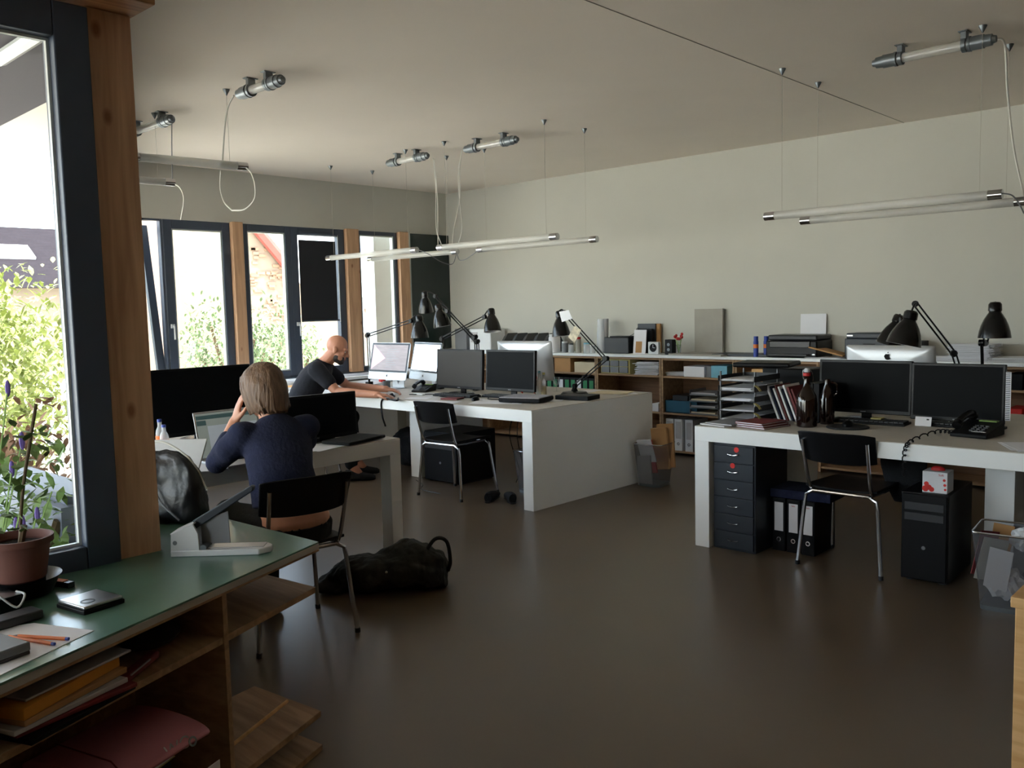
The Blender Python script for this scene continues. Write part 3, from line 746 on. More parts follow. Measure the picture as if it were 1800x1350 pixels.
# trousers: waistband below the bare strip of back
q = MB()
q.loft([(hips + Vector((0.0, 0, -0.10)), (0.125, 0, 0), (0, 0.172, 0)), (hips + Vector((0.0, 0, -0.03)), (0.130, 0, 0.02), (0, 0.184, 0)), (hips + Vector((-0.01, 0, -0.005)), (0.120, 0, -0.03), (0, 0.178, 0))])
for sy in (-1, 1):
    q.chain([hips + Vector((-0.02, sy * 0.085, -0.03)), L((-3.83, 2.2 + sy * 0.10, 0.53)), L((-3.86, 2.2 + sy * 0.11, 0.15))], [0.098, 0.072, 0.055])
remesh(q.build('trousers', 'jeans_black', pw), 0.010, 4)
for sy in (-1, 1):
    MB().loft([(L((-3.83 - a, 2.2 + sy * 0.12, z)), (0, b, 0), (0, 0, c)) for a, z, b, c in ((-0.03, 0.05, 0.035, 0.045), (0.03, 0.05, 0.042, 0.048), (0.12, 0.035, 0.045, 0.034), (0.18, 0.028, 0.036, 0.026), (0.205, 0.025, 0.015, 0.015))], 14).build('shoe', 'black_fabric', pw)
q = MB(); R3 = Th.to_3x3()
q.ell((0, -0.022, 0.042), (0.090, 0.104, 0.098), Th, 22, 14)
q.ell((0, -0.055, -0.025), (0.084, 0.070, 0.088), Th, 20, 12)
q.ell((0, -0.060, -0.085), (0.066, 0.045, 0.050), Th, 16, 10)
for k in range(34):
    a = PI + PI * k / 33 if True else 0
    ca, sa = math.cos(a), math.sin(a)
    P = [Th @ Vector((0.02 * ca, 0.02 * sa - 0.01, 0.138)), Th @ Vector((0.075 * ca, 0.075 * sa, 0.095)), Th @ Vector((0.092 * ca, 0.100 * sa - 0.012, 0.02)), Th @ Vector((0.088 * ca, 0.092 * sa - 0.015, -0.06)), Th @ Vector((0.070 * ca + 0.008 * math.sin(k * 2.1), 0.078 * sa - 0.02, -0.115 - 0.014 * math.sin(k * 1.7)))]
    q.tube(bez(P, 4), [0.006, 0.008, 0.010, 0.012, 0.012, 0.013, 0.013, 0.013, 0.013, 0.012, 0.011, 0.010, 0.009, 0.008, 0.006, 0.005, 0.003], 7)
for k in range(10):
    a = PI * 0.08 + PI * 0.84 * k / 9; ca, sa = math.cos(a), math.sin(a)
    q.tube(bez([Th @ Vector((0.02 * ca, 0.02 * sa - 0.01, 0.138)), Th @ Vector((0.072 * ca, 0.072 * sa, 0.10)), Th @ Vector((0.088 * ca, 0.086 * sa, 0.055))], 4), 0.009, 7)
for sx in (-1, 1):
    for k in range(5): q.tube(bez([Th @ Vector((sx * 0.070, 0.045 - 0.02 * k, 0.09)), Th @ Vector((sx * 0.088, 0.040 - 0.02 * k, 0.03)), Th @ Vector((sx * 0.086, 0.030 - 0.02 * k, -0.05)), Th @ Vector((sx * 0.074, 0.030 - 0.024 * k, -0.10))], 4), 0.011, 7)
remesh(q.build('hair', 'hair_brown', pw), 0.0055, 1)

# ---------- bald man in a black t-shirt at the far end of the middle desk
MO = Vector((-6.66, 4.42, 0))
pm = thing('person', 'bald bearded person in a black t-shirt leaning over the middle desk', 'person', MO)
fd = Vector((0.70, 0.71, 0)).normalized(); rt = Vector((fd.y, -fd.x, 0))
def B(f, r, z): return fd * f + rt * r + Vector((0, 0, z))
q = MB()
def VV(v, k): return tuple(v * k)
def tor(f, z, a, b, tl=0.0, k=1.0): return (B(f, 0, z), (fd * a + Vector((0, 0, tl))) * k, rt * b * k)
q.loft([tor(-0.05, 0.46, 0.10, 0.17), tor(-0.05, 0.55, 0.12, 0.18), tor(-0.03, 0.66, 0.115, 0.165, -0.02), tor(0.04, 0.80, 0.112, 0.165, -0.04), tor(0.12, 0.92, 0.11, 0.18, -0.05), tor(0.17, 1.00, 0.09, 0.17, -0.04)])
shR, shL = B(0.16, 0.175, 0.985), B(0.16, -0.175, 0.985)
hm = B(0.315, 0, 1.150); Tm = frame(fd + Vector((0, 0, -0.42)), Vector((0, 0, 1)), hm)
q.chain([B(0.17, 0, 1.0), B(0.22, 0, 1.05), hm + fd * -0.02 + Vector((0, 0, -0.02))], [0.068, 0.060, 0.058])
head(q, Tm)
elR, wrR = B(0.34, 0.24, 0.795), at(664, 694, 'z', 0.775) - MO
elL, wrL = B(0.36, -0.26, 0.80), at(679, 684, 'z', 0.79) - MO
q.chain([shR, elR, wrR], [0.058, 0.044, 0.030]); q.chain([shL, elL, wrL], [0.058, 0.044, 0.030])
hand(q, wrR, Vector((0.7, 0.70, -0.10)), (0, 0, -1), side=-1, curl=0.45); hand(q, wrL, Vector((0.85, 0.5, -0.12)), (0, 0, -1), side=1, curl=0.5)
for r in (-1, 1): q.chain([B(-0.03, r * 0.09, 0.52), B(0.40, r * 0.13, 0.53), B(0.42, r * 0.14, 0.14), B(0.50, r * 0.15, 0.04)], [0.09, 0.062, 0.045, 0.035])
remesh(q.build('body', 'skin_tan', pm), 0.0055, 5)
face(pm, Tm)
q = MB()
q.loft([tor(-0.05, 0.47, 0.125, 0.19), tor(-0.05, 0.56, 0.142, 0.20), tor(-0.03, 0.66, 0.136, 0.185, -0.02), tor(0.04, 0.80, 0.130, 0.185, -0.04), tor(0.115, 0.92, 0.125, 0.20, -0.05), tor(0.165, 0.995, 0.10, 0.185, -0.04), tor(0.195, 1.035, 0.076, 0.095, -0.03), tor(0.205, 1.05, 0.068, 0.070, -0.03)])
q.chain([shR, shR * 0.42 + elR * 0.58], [0.080, 0.066]); q.chain([shL, shL * 0.42 + elL * 0.58], [0.080, 0.066])
remesh(q.build('t_shirt', 'tshirt', pm), 0.010, 4)
q = MB()
q.loft([tor(-0.05, 0.455, 0.12, 0.185), tor(-0.05, 0.52, 0.138, 0.195)])
for r in (-1, 1): q.chain([B(-0.03, r * 0.09, 0.52), B(0.40, r * 0.13, 0.53), B(0.42, r * 0.14, 0.15)], [0.10, 0.075, 0.058])
remesh(q.build('trousers', 'jeans_black', pm), 0.010, 4)
for r in (-1, 1):
    MB().loft([(B(f, r * 0.15, z), rt * b, Vector((0, 0, c))) for f, z, b, c in ((0.37, 0.05, 0.035, 0.045), (0.44, 0.05, 0.042, 0.048), (0.54, 0.035, 0.045, 0.034), (0.61, 0.028, 0.036, 0.026), (0.63, 0.025, 0.015, 0.015))], 14).build('shoe', 'black_fabric', pm)
q = MB()
q.ell((0, 0.034, -0.062), (0.064, 0.062, 0.052), Tm, 18, 10); q.ell((0, 0.066, -0.095), (0.034, 0.032, 0.026), Tm)
remesh(q.build('beard', 'hair_dark', pm), 0.005, 2)

# ================================================================== CEILING LIGHTS
def conduit_lamp(label, x0, x1, y, flip=False):
    t = thing('ceiling_tube_lamp', label, 'ceiling lamp', (x0, y, ZC), 0, 'short tube lamps fixed to the ceiling'); L_ = x1 - x0; z = -0.072
    MB().tube([(0.10, 0, z), (L_ - 0.10, 0, z)], 0.027, 16).build('glass_tube', 'tube_frost', t)
    MB().tube([(0.12, 0, z), (L_ - 0.12, 0, z)], 0.013, 10).build('inner_lamp', 'aluminium', t)
    for a, s in ((0.0, 1), (L_, -1)):
        MB().tube([(a, 0, z), (a + s * 0.02, 0, z), (a + s * 0.021, 0, z), (a + s * 0.06, 0, z), (a + s * 0.061, 0, z), (a + s * 0.125, 0, z), (a + s * 0.126, 0, z), (a + s * 0.14, 0, z)], [0.018, 0.024, 0.031, 0.034, 0.038, 0.038, 0.042, 0.042], 16).build('end_cap', 'grey_metal', t)
        xx = a + s * 0.16
        MB().tube([(xx - 0.012, 0, z), (xx + 0.012, 0, z)], 0.040, 16).cbox((xx, 0, z / 2 - 0.004), (0.03, 0.05, -z + 0.008)).cbox((xx, 0, -0.003), (0.05, 0.08, 0.006)).build('clamp', 'grey_metal', t, 0.002)
    return t


def cy(px, py): return at(px, py, 'z', ZC - 0.072)
for lab, a, b in (('short grey tube lamp on the ceiling, top left above the hanging cable loop', (412, 166), (503, 140)), ('short grey tube lamp on the ceiling beside the big wooden post', (225, 236), (302, 208)),
                  ('short grey tube lamp on the ceiling, left of the pair above the middle desk', (674, 287), (759, 274)), ('short grey tube lamp on the ceiling, right of the pair above the middle desk', (813, 263), (913, 245)),
                  ('short grey tube lamp on the ceiling near the upper right corner of the picture', (1534, 112), (1752, 68))):
    p, r = cy(*a), cy(*b); conduit_lamp(lab, p.x, r.x, (p.y + r.y) / 2)


def pendant(label, p, L_, rz, z, wires=2):
    """frosted tube hanging on two thin wires; p = one end, runs L_ along local x"""
    t = thing('pendant_tube_lamp', label, 'pendant lamp', (p[0], p[1], z), rz, 'long frosted tube lamps hanging on wires')
    r = 0.026
    MB().tube([(0.07, 0, 0), (L_ - 0.07, 0, 0)], r, 18).build('frosted_tube', 'tube_frost', t)
    MB().tube([(0.20, 0, 0), (L_ - 0.20, 0, 0)], 0.008, 10).build('inner_lamp', 'white_plastic', t)
    for a, s in ((0, 1), (L_, -1)):
        MB().tube([(a, 0, 0), (a + s * 0.07, 0, 0)], r + 0.001, 18).build('end_cap', 'chrome', t)
        MB().tube([(a + s * 0.072, 0, 0), (a + s * 0.19, 0, 0)], r * 0.8, 14).build('socket', 'grey_metal', t)
        if wires == 1 and a: continue
        xx = a + s * 0.115; h = ZC - z
        w_ = MB().tube([(xx, 0, r), (xx, 0, h - 0.02)], 0.0012, 5).build('wire', 'cable_clear', t)
        MB().lathe([(0.003, h - 0.04), (0.006, h - 0.034), (0.022, h - 0.004), (0.022, h)], 12, T=Matrix.Translation((xx, 0, 0))).build('ceiling_hook', 'grey_metal', w_)
    return t


ZP = 2.026
pendant('frosted hanging tube nearest the window, front one of its pair over the middle desk', (-7.505, 5.34), 1.38, 0, ZP)
pendant('frosted hanging tube nearest the window, rear one of its pair over the middle desk', (-7.487, 5.85), 1.36, 0, ZP)
pendant('frosted hanging tube over the middle desk, front one of the pair right of the board', (-5.84, 5.34), 1.38, 0, ZP)
pendant('frosted hanging tube over the middle desk, rear one of the pair right of the board', (-5.853, 5.85), 1.39, 0, ZP)
pendant('frosted hanging tube over the right desk, the front and upper one of that pair', (-2.714, 5.34), 1.38, 0, ZP)
pendant('frosted hanging tube over the right desk, the rear and lower one of that pair', (-2.707, 5.85), 1.38, 0, ZP)
pendant('frosted tube hanging beside the big post, the nearer one with cable loops', (-5.306, 3.165), 0.76, -PI / 2 - 0.12, 2.45, 1)
pendant('smaller-looking frosted tube hanging beside the big post, the farther one', (-6.254, 3.13), 0.36, -PI / 2 - 0.1, 2.45, 1)


def cable(label, pts, r=0.004, mt='cable_white', name='cable', group=None):
    return tag(MB().tube(bez(pts, 8), r, 6).build(name, mt), label, 'cable', group)


Pc = lambda px, py, y: at(px, py, 'y', y)
cable('thin cable from the left lamp of the middle pair down to the hanging tubes', [Pc(761, 278, 5.64), Pc(766, 330, 5.64), Pc(767, 400, 5.5), Pc(776, 430, 5.36)], 0.004)
cable('second thin cable beside it, dropping to the rear hanging tube', [Pc(763, 280, 5.66), Pc(769, 350, 5.7), Pc(770, 430, 5.82)], 0.004)
cable('looping grey cable between the ends of the hanging tubes over the middle desk', [Pc(735, 439, 5.36), Pc(752, 446, 5.4), Pc(775, 460, 5.55), Pc(795, 464, 5.7), Pc(803, 445, 5.84)], 0.004, 'grey_plastic')
cable('grey cable linking the right hanging tubes over the middle desk', [Pc(803, 445, 5.86), Pc(808, 457, 5.86), Pc(820, 455, 5.85), Pc(840, 441, 5.85)], 0.004, 'grey_plastic')
cable('thin cable from the right lamp of the middle pair, curving down to the tubes', [Pc(812, 264, 5.66), Pc(808, 300, 5.64), Pc(808, 350, 5.6), Pc(798, 400, 5.5), Pc(795, 433, 5.36)], 0.004)
cable('second thin cable bending down from the right lamp of the middle pair', [Pc(812, 266, 5.68), Pc(806, 300, 5.7), Pc(807, 345, 5.7), Pc(812, 400, 5.8), Pc(805, 430, 5.86)], 0.004)
cable('thick cable from the top left ceiling lamp down to the glass-ended tube', [Pc(411, 168, 3.14), Pc(402, 185, 3.14), Pc(396, 215, 3.14), Pc(391, 282, 3.1)], 0.006)
cable('pale cable loop hanging under the glass-ended tube', [Pc(388, 300, 3.1), Pc(387, 330, 3.1), Pc(394, 355, 3.1), Pc(408, 370, 3.1)], 0.005)
cable('pale cable curving down from the end of the glass-ended tube', [Pc(433, 295, 3.15), Pc(442, 305, 3.15), Pc(448, 325, 3.15), Pc(447, 350, 3.15), Pc(430, 368, 3.12), Pc(408, 370, 3.1)], 0.005)
cable('pale cable under the far small hanging tube', [Pc(303, 322, 3.13), Pc(316, 330, 3.13), Pc(323, 350, 3.13), Pc(318, 386, 3.13)], 0.005)
cable('vertical cable from the ceiling lamp beside the post to the far small tube', [Pc(302, 212, 3.14), Pc(302, 260, 3.14), Pc(303, 320, 3.13)], 0.004, 'grey_plastic')
cable('pale cable from the upper right ceiling lamp down past the picture edge', [Pc(1752, 68, 5.6), Pc(1766, 78, 5.6), Pc(1771, 160, 5.6), Pc(1782, 260, 5.6), Pc(1800, 345, 5.6)], 0.006)
cable('dark cable curving out of the end of the tube over the right desk', [Pc(1762, 340, 5.34), Pc(1778, 343, 5.36), Pc(1790, 356, 5.4), Pc(1800, 375, 5.45)], 0.004, 'grey_plastic')


# ================================================================== DESK LAMPS
def desk_lamp(label, base, elbow, tip, shade, tilt=(0, 0), rs=0.098, weighted=False, group='black jointed desk lamps'):
    """black two-arm desk lamp; all points in world coordinates, shade = centre of the rim"""
    base, elbow, tip, shade = map(Vector, (base, elbow, tip, shade)); base.z = 0.74
    t = thing('desk_lamp', label, 'desk lamp', base, 0, group); o = base
    e, p, s = elbow - o, tip - o, shade - o
    if weighted: MB().lathe([(0.11, 0), (0.115, 0.01), (0.10, 0.026), (0.03, 0.034), (0.018, 0.06), (0.014, 0.09)], 28).build('base', 'black_satin', t)
    else: MB().cbox((0, 0, 0.022), (0.05, 0.06, 0.044)).tube([(0, 0, 0.04), (0, 0, 0.09)], 0.011, 10).build('clamp', 'black_satin', t, 0.003)
    st = Vector((0, 0, 0.085))
    def arm(nm, a, b, wd=0.024):
        d = (b - a).normalized(); sd = d.cross(Vector((0, 0, 1)))
        if sd.length < 0.1: sd = Vector((1, 0, 0))
        sd.normalize(); off = d.cross(sd).normalized() * wd
        q = MB().tube([a, b], 0.0052, 8).tube([a + off, b + off], 0.0052, 8)
        o_ = q.build(nm, 'black_satin', t)
        for c in (a, b): MB().tube([c + off / 2 - sd * 0.014, c + off / 2 + sd * 0.014], 0.020, 12).build('joint', 'black_satin', o_)
        sp = MB(); P = []
        a2 = a + d * 0.03 + sd * 0.012; Ls = min(0.13, (b - a).length * 0.4)
        for k in range(60):
            f = k / 59; w_ = f * 2 * PI * 9; P.append(a2 + d * Ls * f + (sd * math.cos(w_) + off.normalized() * math.sin(w_)) * 0.006)
        sp.tube(P, 0.0015, 5).build('spring', 'grey_metal', o_)
    arm('lower_arm', st, e); arm('upper_arm', e, p)
    T = Matrix.Translation(s) @ Matrix.Rotation(tilt[0], 4, 'X') @ Matrix.Rotation(tilt[1], 4, 'Y')
    pr = [(rs, 0), (rs * 0.985, 0.01), (rs * 0.93, 0.04), (rs * 0.82, 0.075), (rs * 0.66, 0.11), (rs * 0.46, 0.14), (rs * 0.38, 0.15), (rs * 0.37, 0.158), (rs * 0.42, 0.162), (rs * 0.40, 0.20), (rs * 0.30, 0.212), (0.003, 0.216)]
    ins = [(0.003, 0.205), (rs * 0.28, 0.20), (rs * 0.34, 0.15), (rs * 0.62, 0.108), (rs * 0.78, 0.074), (rs * 0.89, 0.04), (rs * 0.94, 0.01), (rs * 0.97, 0)]
    sh_ = MB().lathe(pr, 28, T, cap=False).build('shade', 'black_gloss', t)
    MB().lathe(ins, 28, T, cap=False).build('shade_lining', 'white_plastic', sh_)
    MB().ell((0, 0, 0.08), (0.028, 0.028, 0.04), T).build('bulb', 'tube_frost', sh_)
    top = T @ Vector((0, 0, 0.212))
    MB().tube(bez([top, top * 0.5 + p * 0.5 + Vector((0, 0, 0.012)), p], 5), 0.006, 8).build('bracket', 'black_satin', t)
    return t


def Y(px, py, y): return at(px, py, 'y', y)
desk_lamp('black desk lamp with its shade highest in front of the green board', Y(842, 690, 5.92) * 1.0, Y(838, 600, 5.9), Y(766, 519, 5.9), Y(749, 549, 5.9), (0.15, 0.1), 0.075)
desk_lamp('black desk lamp with its shade below and right of the highest one', Y(838, 688, 5.62), Y(834, 592, 5.62), Y(787, 545, 5.6), Y(778, 574, 5.6), (0.1, -0.15), 0.085)
desk_lamp('black desk lamp with a thin flat arm in front of the narrow window', (-7.0, 5.42, 0.745), Y(645, 588, 5.4), Y(722, 562, 5.4), Y(738, 594, 5.45), (0, 0), 0.085)
desk_lamp('black desk lamp whose shade points down against the white wall, right of the green board', Y(783, 680, 5.72), Y(776, 594, 5.7), Y(851, 555, 5.7), Y(866, 583, 5.7), (-0.1, -0.15), 0.080)
lf = desk_lamp('black desk lamp on the right end of the middle desk, hung with paper tags', (at(1010, 694, 'z', 0.74)), Y(1065, 628, 5.67), Y(992, 547, 5.67), Y(987, 591, 5.67), (0, -0.1), 0.078, True)
desk_lamp('largest-looking black desk lamp over the white back of the computer on the right desk', Y(1708, 704, 5.85) * 1.0, Y(1680, 620, 5.8), Y(1612, 532, 5.75), Y(1588, 606, 5.6), (-0.12, 0.18), 0.102)
desk_lamp('black desk lamp at the far right, shade straight above its upright arms', Y(1730, 700, 5.85), Y(1727, 602, 5.8), Y(1749, 540, 5.8), Y(1748, 594, 5.8), (0, 0), 0.090)
desk_lamp('black desk lamp hidden behind the largest shade', Y(1640, 690, 6.05), Y(1640, 640, 6.05), Y(1583, 560, 6.1), Y(1562, 606, 6.1), (-0.1, 0.3), 0.085)
for nm, pts in (('paper_tag', [(983, 548), (1000, 545), (1006, 560), (988, 566)]), ('paper_tag', [(1010, 573), (1022, 580), (1010, 603), (999, 592)])):
    P = [Y(a, b, 5.645) for a, b in pts]; q = MB().add([tuple(p) for p in P] + [(p.x, p.y - 0.002, p.z) for p in P], [(0, 1, 2, 3), (7, 6, 5, 4), (0, 4, 5, 1), (1, 5, 6, 2), (2, 6, 7, 3), (3, 7, 4, 0)])
    tag(q.build(nm, 'paper' if pts[0][0] < 1000 else 'poster', smooth=0), 'small white paper tag at the top of the tagged desk lamp' if pts[0][0] < 1000 else 'printed paper card hanging from the arm of the tagged desk lamp', 'tag')


# ================================================================== COMPUTERS
def apple(q, T, s):
    """small fruit-shaped mark: two lobes with a bite and a leaf"""
    pts = []
    for k in range(28):
        a = 2 * PI * k / 28; r = 1 + 0.10 * math.cos(2 * a) * (1 if math.sin(a) > 0 else -0.6); x = math.cos(a) * 0.9 * r; y = math.sin(a) * 0.95 - (0.16 if abs(math.cos(a)) < 0.25 and math.sin(a) > 0 else 0)
        if x > 0.62: x = 0.62 - (x - 0.62) * 0.8 if abs(y - 0.1) < 0.5 else x
        pts.append((x * s, y * s))
    q.prism(pts, 0.001, T); q.prism([(0.02 * s, 1.05 * s), (0.3 * s, 1.1 * s), (0.42 * s, 1.5 * s), (0.12 * s, 1.4 * s)], 0.001, T)
    return q


def imac(label, loc, rz, tilt, scr, W=0.56, H=0.355, extra=None, zb=0.09):
    """all-in-one computer facing local -y; loc = foot on the desk"""
    t = thing('computer', label, 'computer', loc, rz, 'white all-in-one computers')
    T = Matrix.Translation((0, 0, zb)) @ Matrix.Rotation(-tilt, 4, 'X')
    sh_ = MB().loft([((0, 0, 0), (0, 0, 0), (0, 0, 0))]) if False else MB()
    R = []
    for y, k in ((0.0, 1.0), (0.008, 1.0), (0.018, 0.96), (0.030, 0.80), (0.040, 0.55), (0.045, 0.25)):
        pts = []
        for cx, cz, a0 in ((1, 1, 0), (-1, 1, 90), (-1, -1, 180), (1, -1, 270)):
            for j in range(4):
                a = math.radians(a0 + j * 30); rr = 0.014
                pts.append(T @ Vector((cx * (W / 2 * k - rr) + rr * math.cos(a), y, H / 2 + cz * (H / 2 * k - rr) + rr * math.sin(a))))
        R.append(pts)
    MB().rings(R).build('shell', 'alu_shell', t, smooth=50)
    b = MB().box((-W / 2 + 0.004, -0.002, 0.072), (W / 2 - 0.004, 0.0, H - 0.004), T).build('bezel', 'black_gloss', t)
    s = MB().box((-W / 2 + 0.022, -0.0028, 0.09), (W / 2 - 0.022, -0.002, H - 0.022), T).build('screen', scr, t)
    lg = apple(MB(), T @ Matrix.Translation((0, -0.0004, 0.038)) @ Matrix.Rotation(PI / 2, 4, 'X'), 0.010).build('front_logo', 'black', t)
    bl_ = apple(MB(), T @ Matrix.Translation((0, 0.0462, H * (0.80 if W > 0.565 and W < 0.59 else 0.62))) @ Matrix.Rotation(-PI / 2, 4, 'X') @ Matrix.Rotation(PI, 4, 'Z') @ Matrix.Rotation(0, 4, 'Z'), 0.022).build('back_logo', 'black', t)
    MB().box((-0.09, 0.0, 0.0), (0.09, 0.17, 0.007)).tube([(-0.0, 0.165, 0.006), (0, 0.15, 0.06), (0, 0.05, zb + 0.10)], 0.012, 8).box((-0.085, 0.145, 0.004), (0.085, 0.153, 0.10)).build('stand', 'alu_shell', t, 0.002)
    if extra: extra(s, T)
    return t


def x1(par, T):
    q = MB().add([(-0.245, -0.004, 0.33), (-0.245, -0.004, 0.10), (-0.055, -0.004, 0.205), (-0.245, -0.0032, 0.33), (-0.245, -0.0032, 0.10), (-0.055, -0.0032, 0.205)], [(0, 1, 2), (5, 4, 3), (0, 3, 4, 1), (1, 4, 5, 2), (2, 5, 3, 0)], T)
    q.build('pink_triangle', 'screen_pink', par, smooth=0)
    q = MB()
    for k in range(9): q.box((-0.04, -0.0036, 0.12 + k * 0.021), (0.05 + 0.10 * ((k * 37) % 10) / 10, -0.003, 0.124 + k * 0.021), T)
    q.build('text_lines', 'screen_line', par, smooth=0)


def x2(par, T):
    q = MB()
    for k in range(3): q.box((-0.20 + k * 0.02, -0.0036, 0.105 + 0.008 * k), (-0.17 + k * 0.02, -0.003, 0.108 + 0.008 * k), T)
    q.box((-0.24, -0.0034, 0.125), (0.24, -0.003, 0.128), T).build('toolbar', 'screen_line', par, smooth=0)


c1 = Y(679, 668, 5.28); imac('white all-in-one computer showing a pink triangle, facing the bald man', (c1.x, 5.28, 0.74), 0.0, 0.22, 'screen_doc', extra=x1)
c2 = Y(742, 673, 5.42); imac('white all-in-one computer with a bright white screen, next to the pink-triangle one', (c2.x, 5.42, 0.74), -0.25, 0.22, 'screen_white', extra=x2)
c3 = Y(925, 662, 5.86); imac('white all-in-one computer seen from behind, behind the right black screen of the middle desk', (c3.x - 0.02, 5.90, 0.74), PI + 0.1, 0.12, 'screen_black', W=0.60)
imac('white all-in-one computer seen from behind on the right desk, dark fruit mark on its back', (-2.135, 5.98, 0.74), PI, 0.10, 'screen_black', W=0.575, H=0.345)
# dark logo of the right one sits high on its back: handled by the same back_logo part


def monitor(label, loc, rz, W, H, zb, scr='screen_black', tilt=0.05, stand='oval', name='monitor', group='black flat computer monitors'):
    t = thing(name, label, 'monitor', loc, rz, group)
    T = Matrix.Translation((0, 0, zb)) @ Matrix.Rotation(-tilt, 4, 'X')
    MB().box((-W / 2, 0.0, 0), (W / 2, 0.028, H), T).box((-W * 0.3, 0.028, H * 0.2), (W * 0.3, 0.052, H * 0.8), T).build('housing', 'black_satin', t, 0.004)
    MB().box((-W / 2 + 0.015, -0.0012, 0.024), (W / 2 - 0.015, 0.0005, H - 0.015), T).build('screen', scr, t)
    MB().box((-0.016, -0.0012, 0.008), (0.016, 0.0, 0.014), T).build('maker_badge', 'grey_plastic', t)
    q = MB().box((-0.03, 0.05, 0.01), (0.03, 0.066, zb + H * 0.45)).build('neck', 'black_satin', t, 0.003)
    T2 = Matrix.Translation((0, 0.03, 0)) @ Matrix.Diagonal((1.35, 0.95, 1, 1)); MB().lathe([(0.098, 0), (0.10, 0.004), (0.095, 0.011), (0.03, 0.018)], 28, T2).build('foot', 'black_gloss', t)
    return t


a, b = Y(767, 681, 5.3), Y(848, 687, 5.3); monitor('black flat monitor with a greyish screen, left of two behind the middle empty chair', ((a.x + b.x) / 2, 5.3, 0.74), 0.0, 0.575, 0.345, 0.045, 'screen_grey')
a, b = Y(855, 683, 5.3), Y(938, 689, 5.3); monitor('black flat monitor with a blacker screen, right of two behind the middle empty chair', ((a.x + b.x) / 2, 5.3, 0.74), 0.02, 0.545, 0.34, 0.052)
monitor('black flat monitor on the right desk, left one, beside the amber bottle', (-2.095, 5.40, 0.74), 0.0, 0.565, 0.325, 0.042)
monitor('black flat monitor on the right desk, right one, behind the telephone', (-1.565, 5.40, 0.74), 0.01, 0.50, 0.333, 0.027)
monitor('big black monitor at the left window, partly behind the wooden post', (-4.93, 2.565, 0.74), PI / 2, 0.68, 0.40, 0.03, tilt=0.05)
monitor('black monitor on the left desk, right of the seated person in navy', (-4.22, 2.88, 0.74), PI / 2 - 0.04, 0.56, 0.26, 0.012, tilt=0.03)


def keyboard(label, loc, rz, mt='black'):
    t = thing('keyboard', label, 'keyboard', loc, rz)
    MB().box((-0.22, -0.07, 0), (0.22, 0.07, 0.014)).build('case', mt, t, 0.003); q = MB()
    for r in range(5):
        for c in range(15): q.cbox((-0.196 + c * 0.028, -0.05 + r * 0.025, 0.018), (0.023, 0.020, 0.007))
    q.build('keys', 'dark_plastic' if mt == 'black' else 'white_plastic', t, 0.0, smooth=0); return t


def mouse(label, loc, rz, mt='black_satin', group=None):
    t = thing('mouse', label, 'computer mouse', loc, rz, group); MB().ell((0, 0, 0.006), (0.03, 0.054, 0.028), n=16, m_=10).build('shell', mt, t); MB().tube([(0, 0.03, 0.022), (0, 0.03, 0.033)], 0.006, 8).build('wheel', 'dark_plastic', t); return t


Z = lambda px, py, z=0.74: at(px, py, 'z', z)
p = Z(800, 697); keyboard('black keyboard before the left black monitor of the middle desk', (p.x, p.y + 0.02, 0.74), 0.05)
p = Z(893, 699); keyboard('black keyboard before the right black monitor of the middle desk', (p.x - 0.02, p.y, 0.74), 0.0)
p = Z(1530, 743); keyboard('black keyboard in front of the left monitor on the right desk', (p.x, p.y - 0.02, 0.74), 0.08)
p = Z(1650, 748); keyboard('black keyboard mostly hidden behind the telephone on the right desk', (p.x + 0.12, p.y, 0.74), -0.05)
p = Z(836, 704); mouse('black mouse on the middle desk right above the empty chair', (p.x, p.y, 0.74), 0.5)
p = Z(689, 698); mouse('dark mouse under the hand of the bald man', (p.x, p.y, 0.74), 0.8)
p = Z(1490, 748, 0.752); mp_ = thing('round_mousepad', 'round dark mouse pad before the left monitor on the right desk', 'mouse pad', (p.x, p.y, 0.74)); MB().lathe([(0.118, 0), (0.12, 0.004), (0.114, 0.009)], 32).build('pad', 'dark_plastic', mp_)
mouse('black mouse on the round mouse pad', (p.x, p.y, 0.749), 0.2)

# laptop in front of the woman
lp = thing('laptop', 'silver laptop open to a web page in front of the person in navy', 'laptop', (-4.10, 2.29, 0.74), PI / 2 + 0.02)
MB().box((-0.18, -0.25, 0), (0.18, 0.0, 0.014)).build('base', 'alu_shell', lp, 0.003)
q = MB()
for r in range(5):
    for c in range(13): q.cbox((-0.15 + c * 0.025, -0.10 + r * 0.019, 0.0155), (0.020, 0.015, 0.003))
q.build('keys', 'dark_plastic', lp, smooth=0)
Tl = Matrix.Translation((0, 0.0, 0.014)) @ Matrix.Rotation(-0.24, 4, 'X')
ld = MB().box((-0.18, 0, 0), (0.18, 0.007, 0.245), Tl).build('lid', 'alu_shell', lp, 0.003)
MB().box((-0.171, -0.001, 0.012), (0.171, 0.0, 0.236), Tl).build('screen', 'screen_lap', ld)
MB().box((-0.171, -0.0018, 0.205), (0.171, -0.001, 0.225), Tl).box((-0.171, -0.0018, 0.175), (-0.12, -0.001, 0.20), Tl).build('browser_bar', 'screen_bar', ld)
MB().box((-0.115, -0.0018, 0.03), (0.165, -0.001, 0.17), Tl).build('page', 'screen_line', ld)

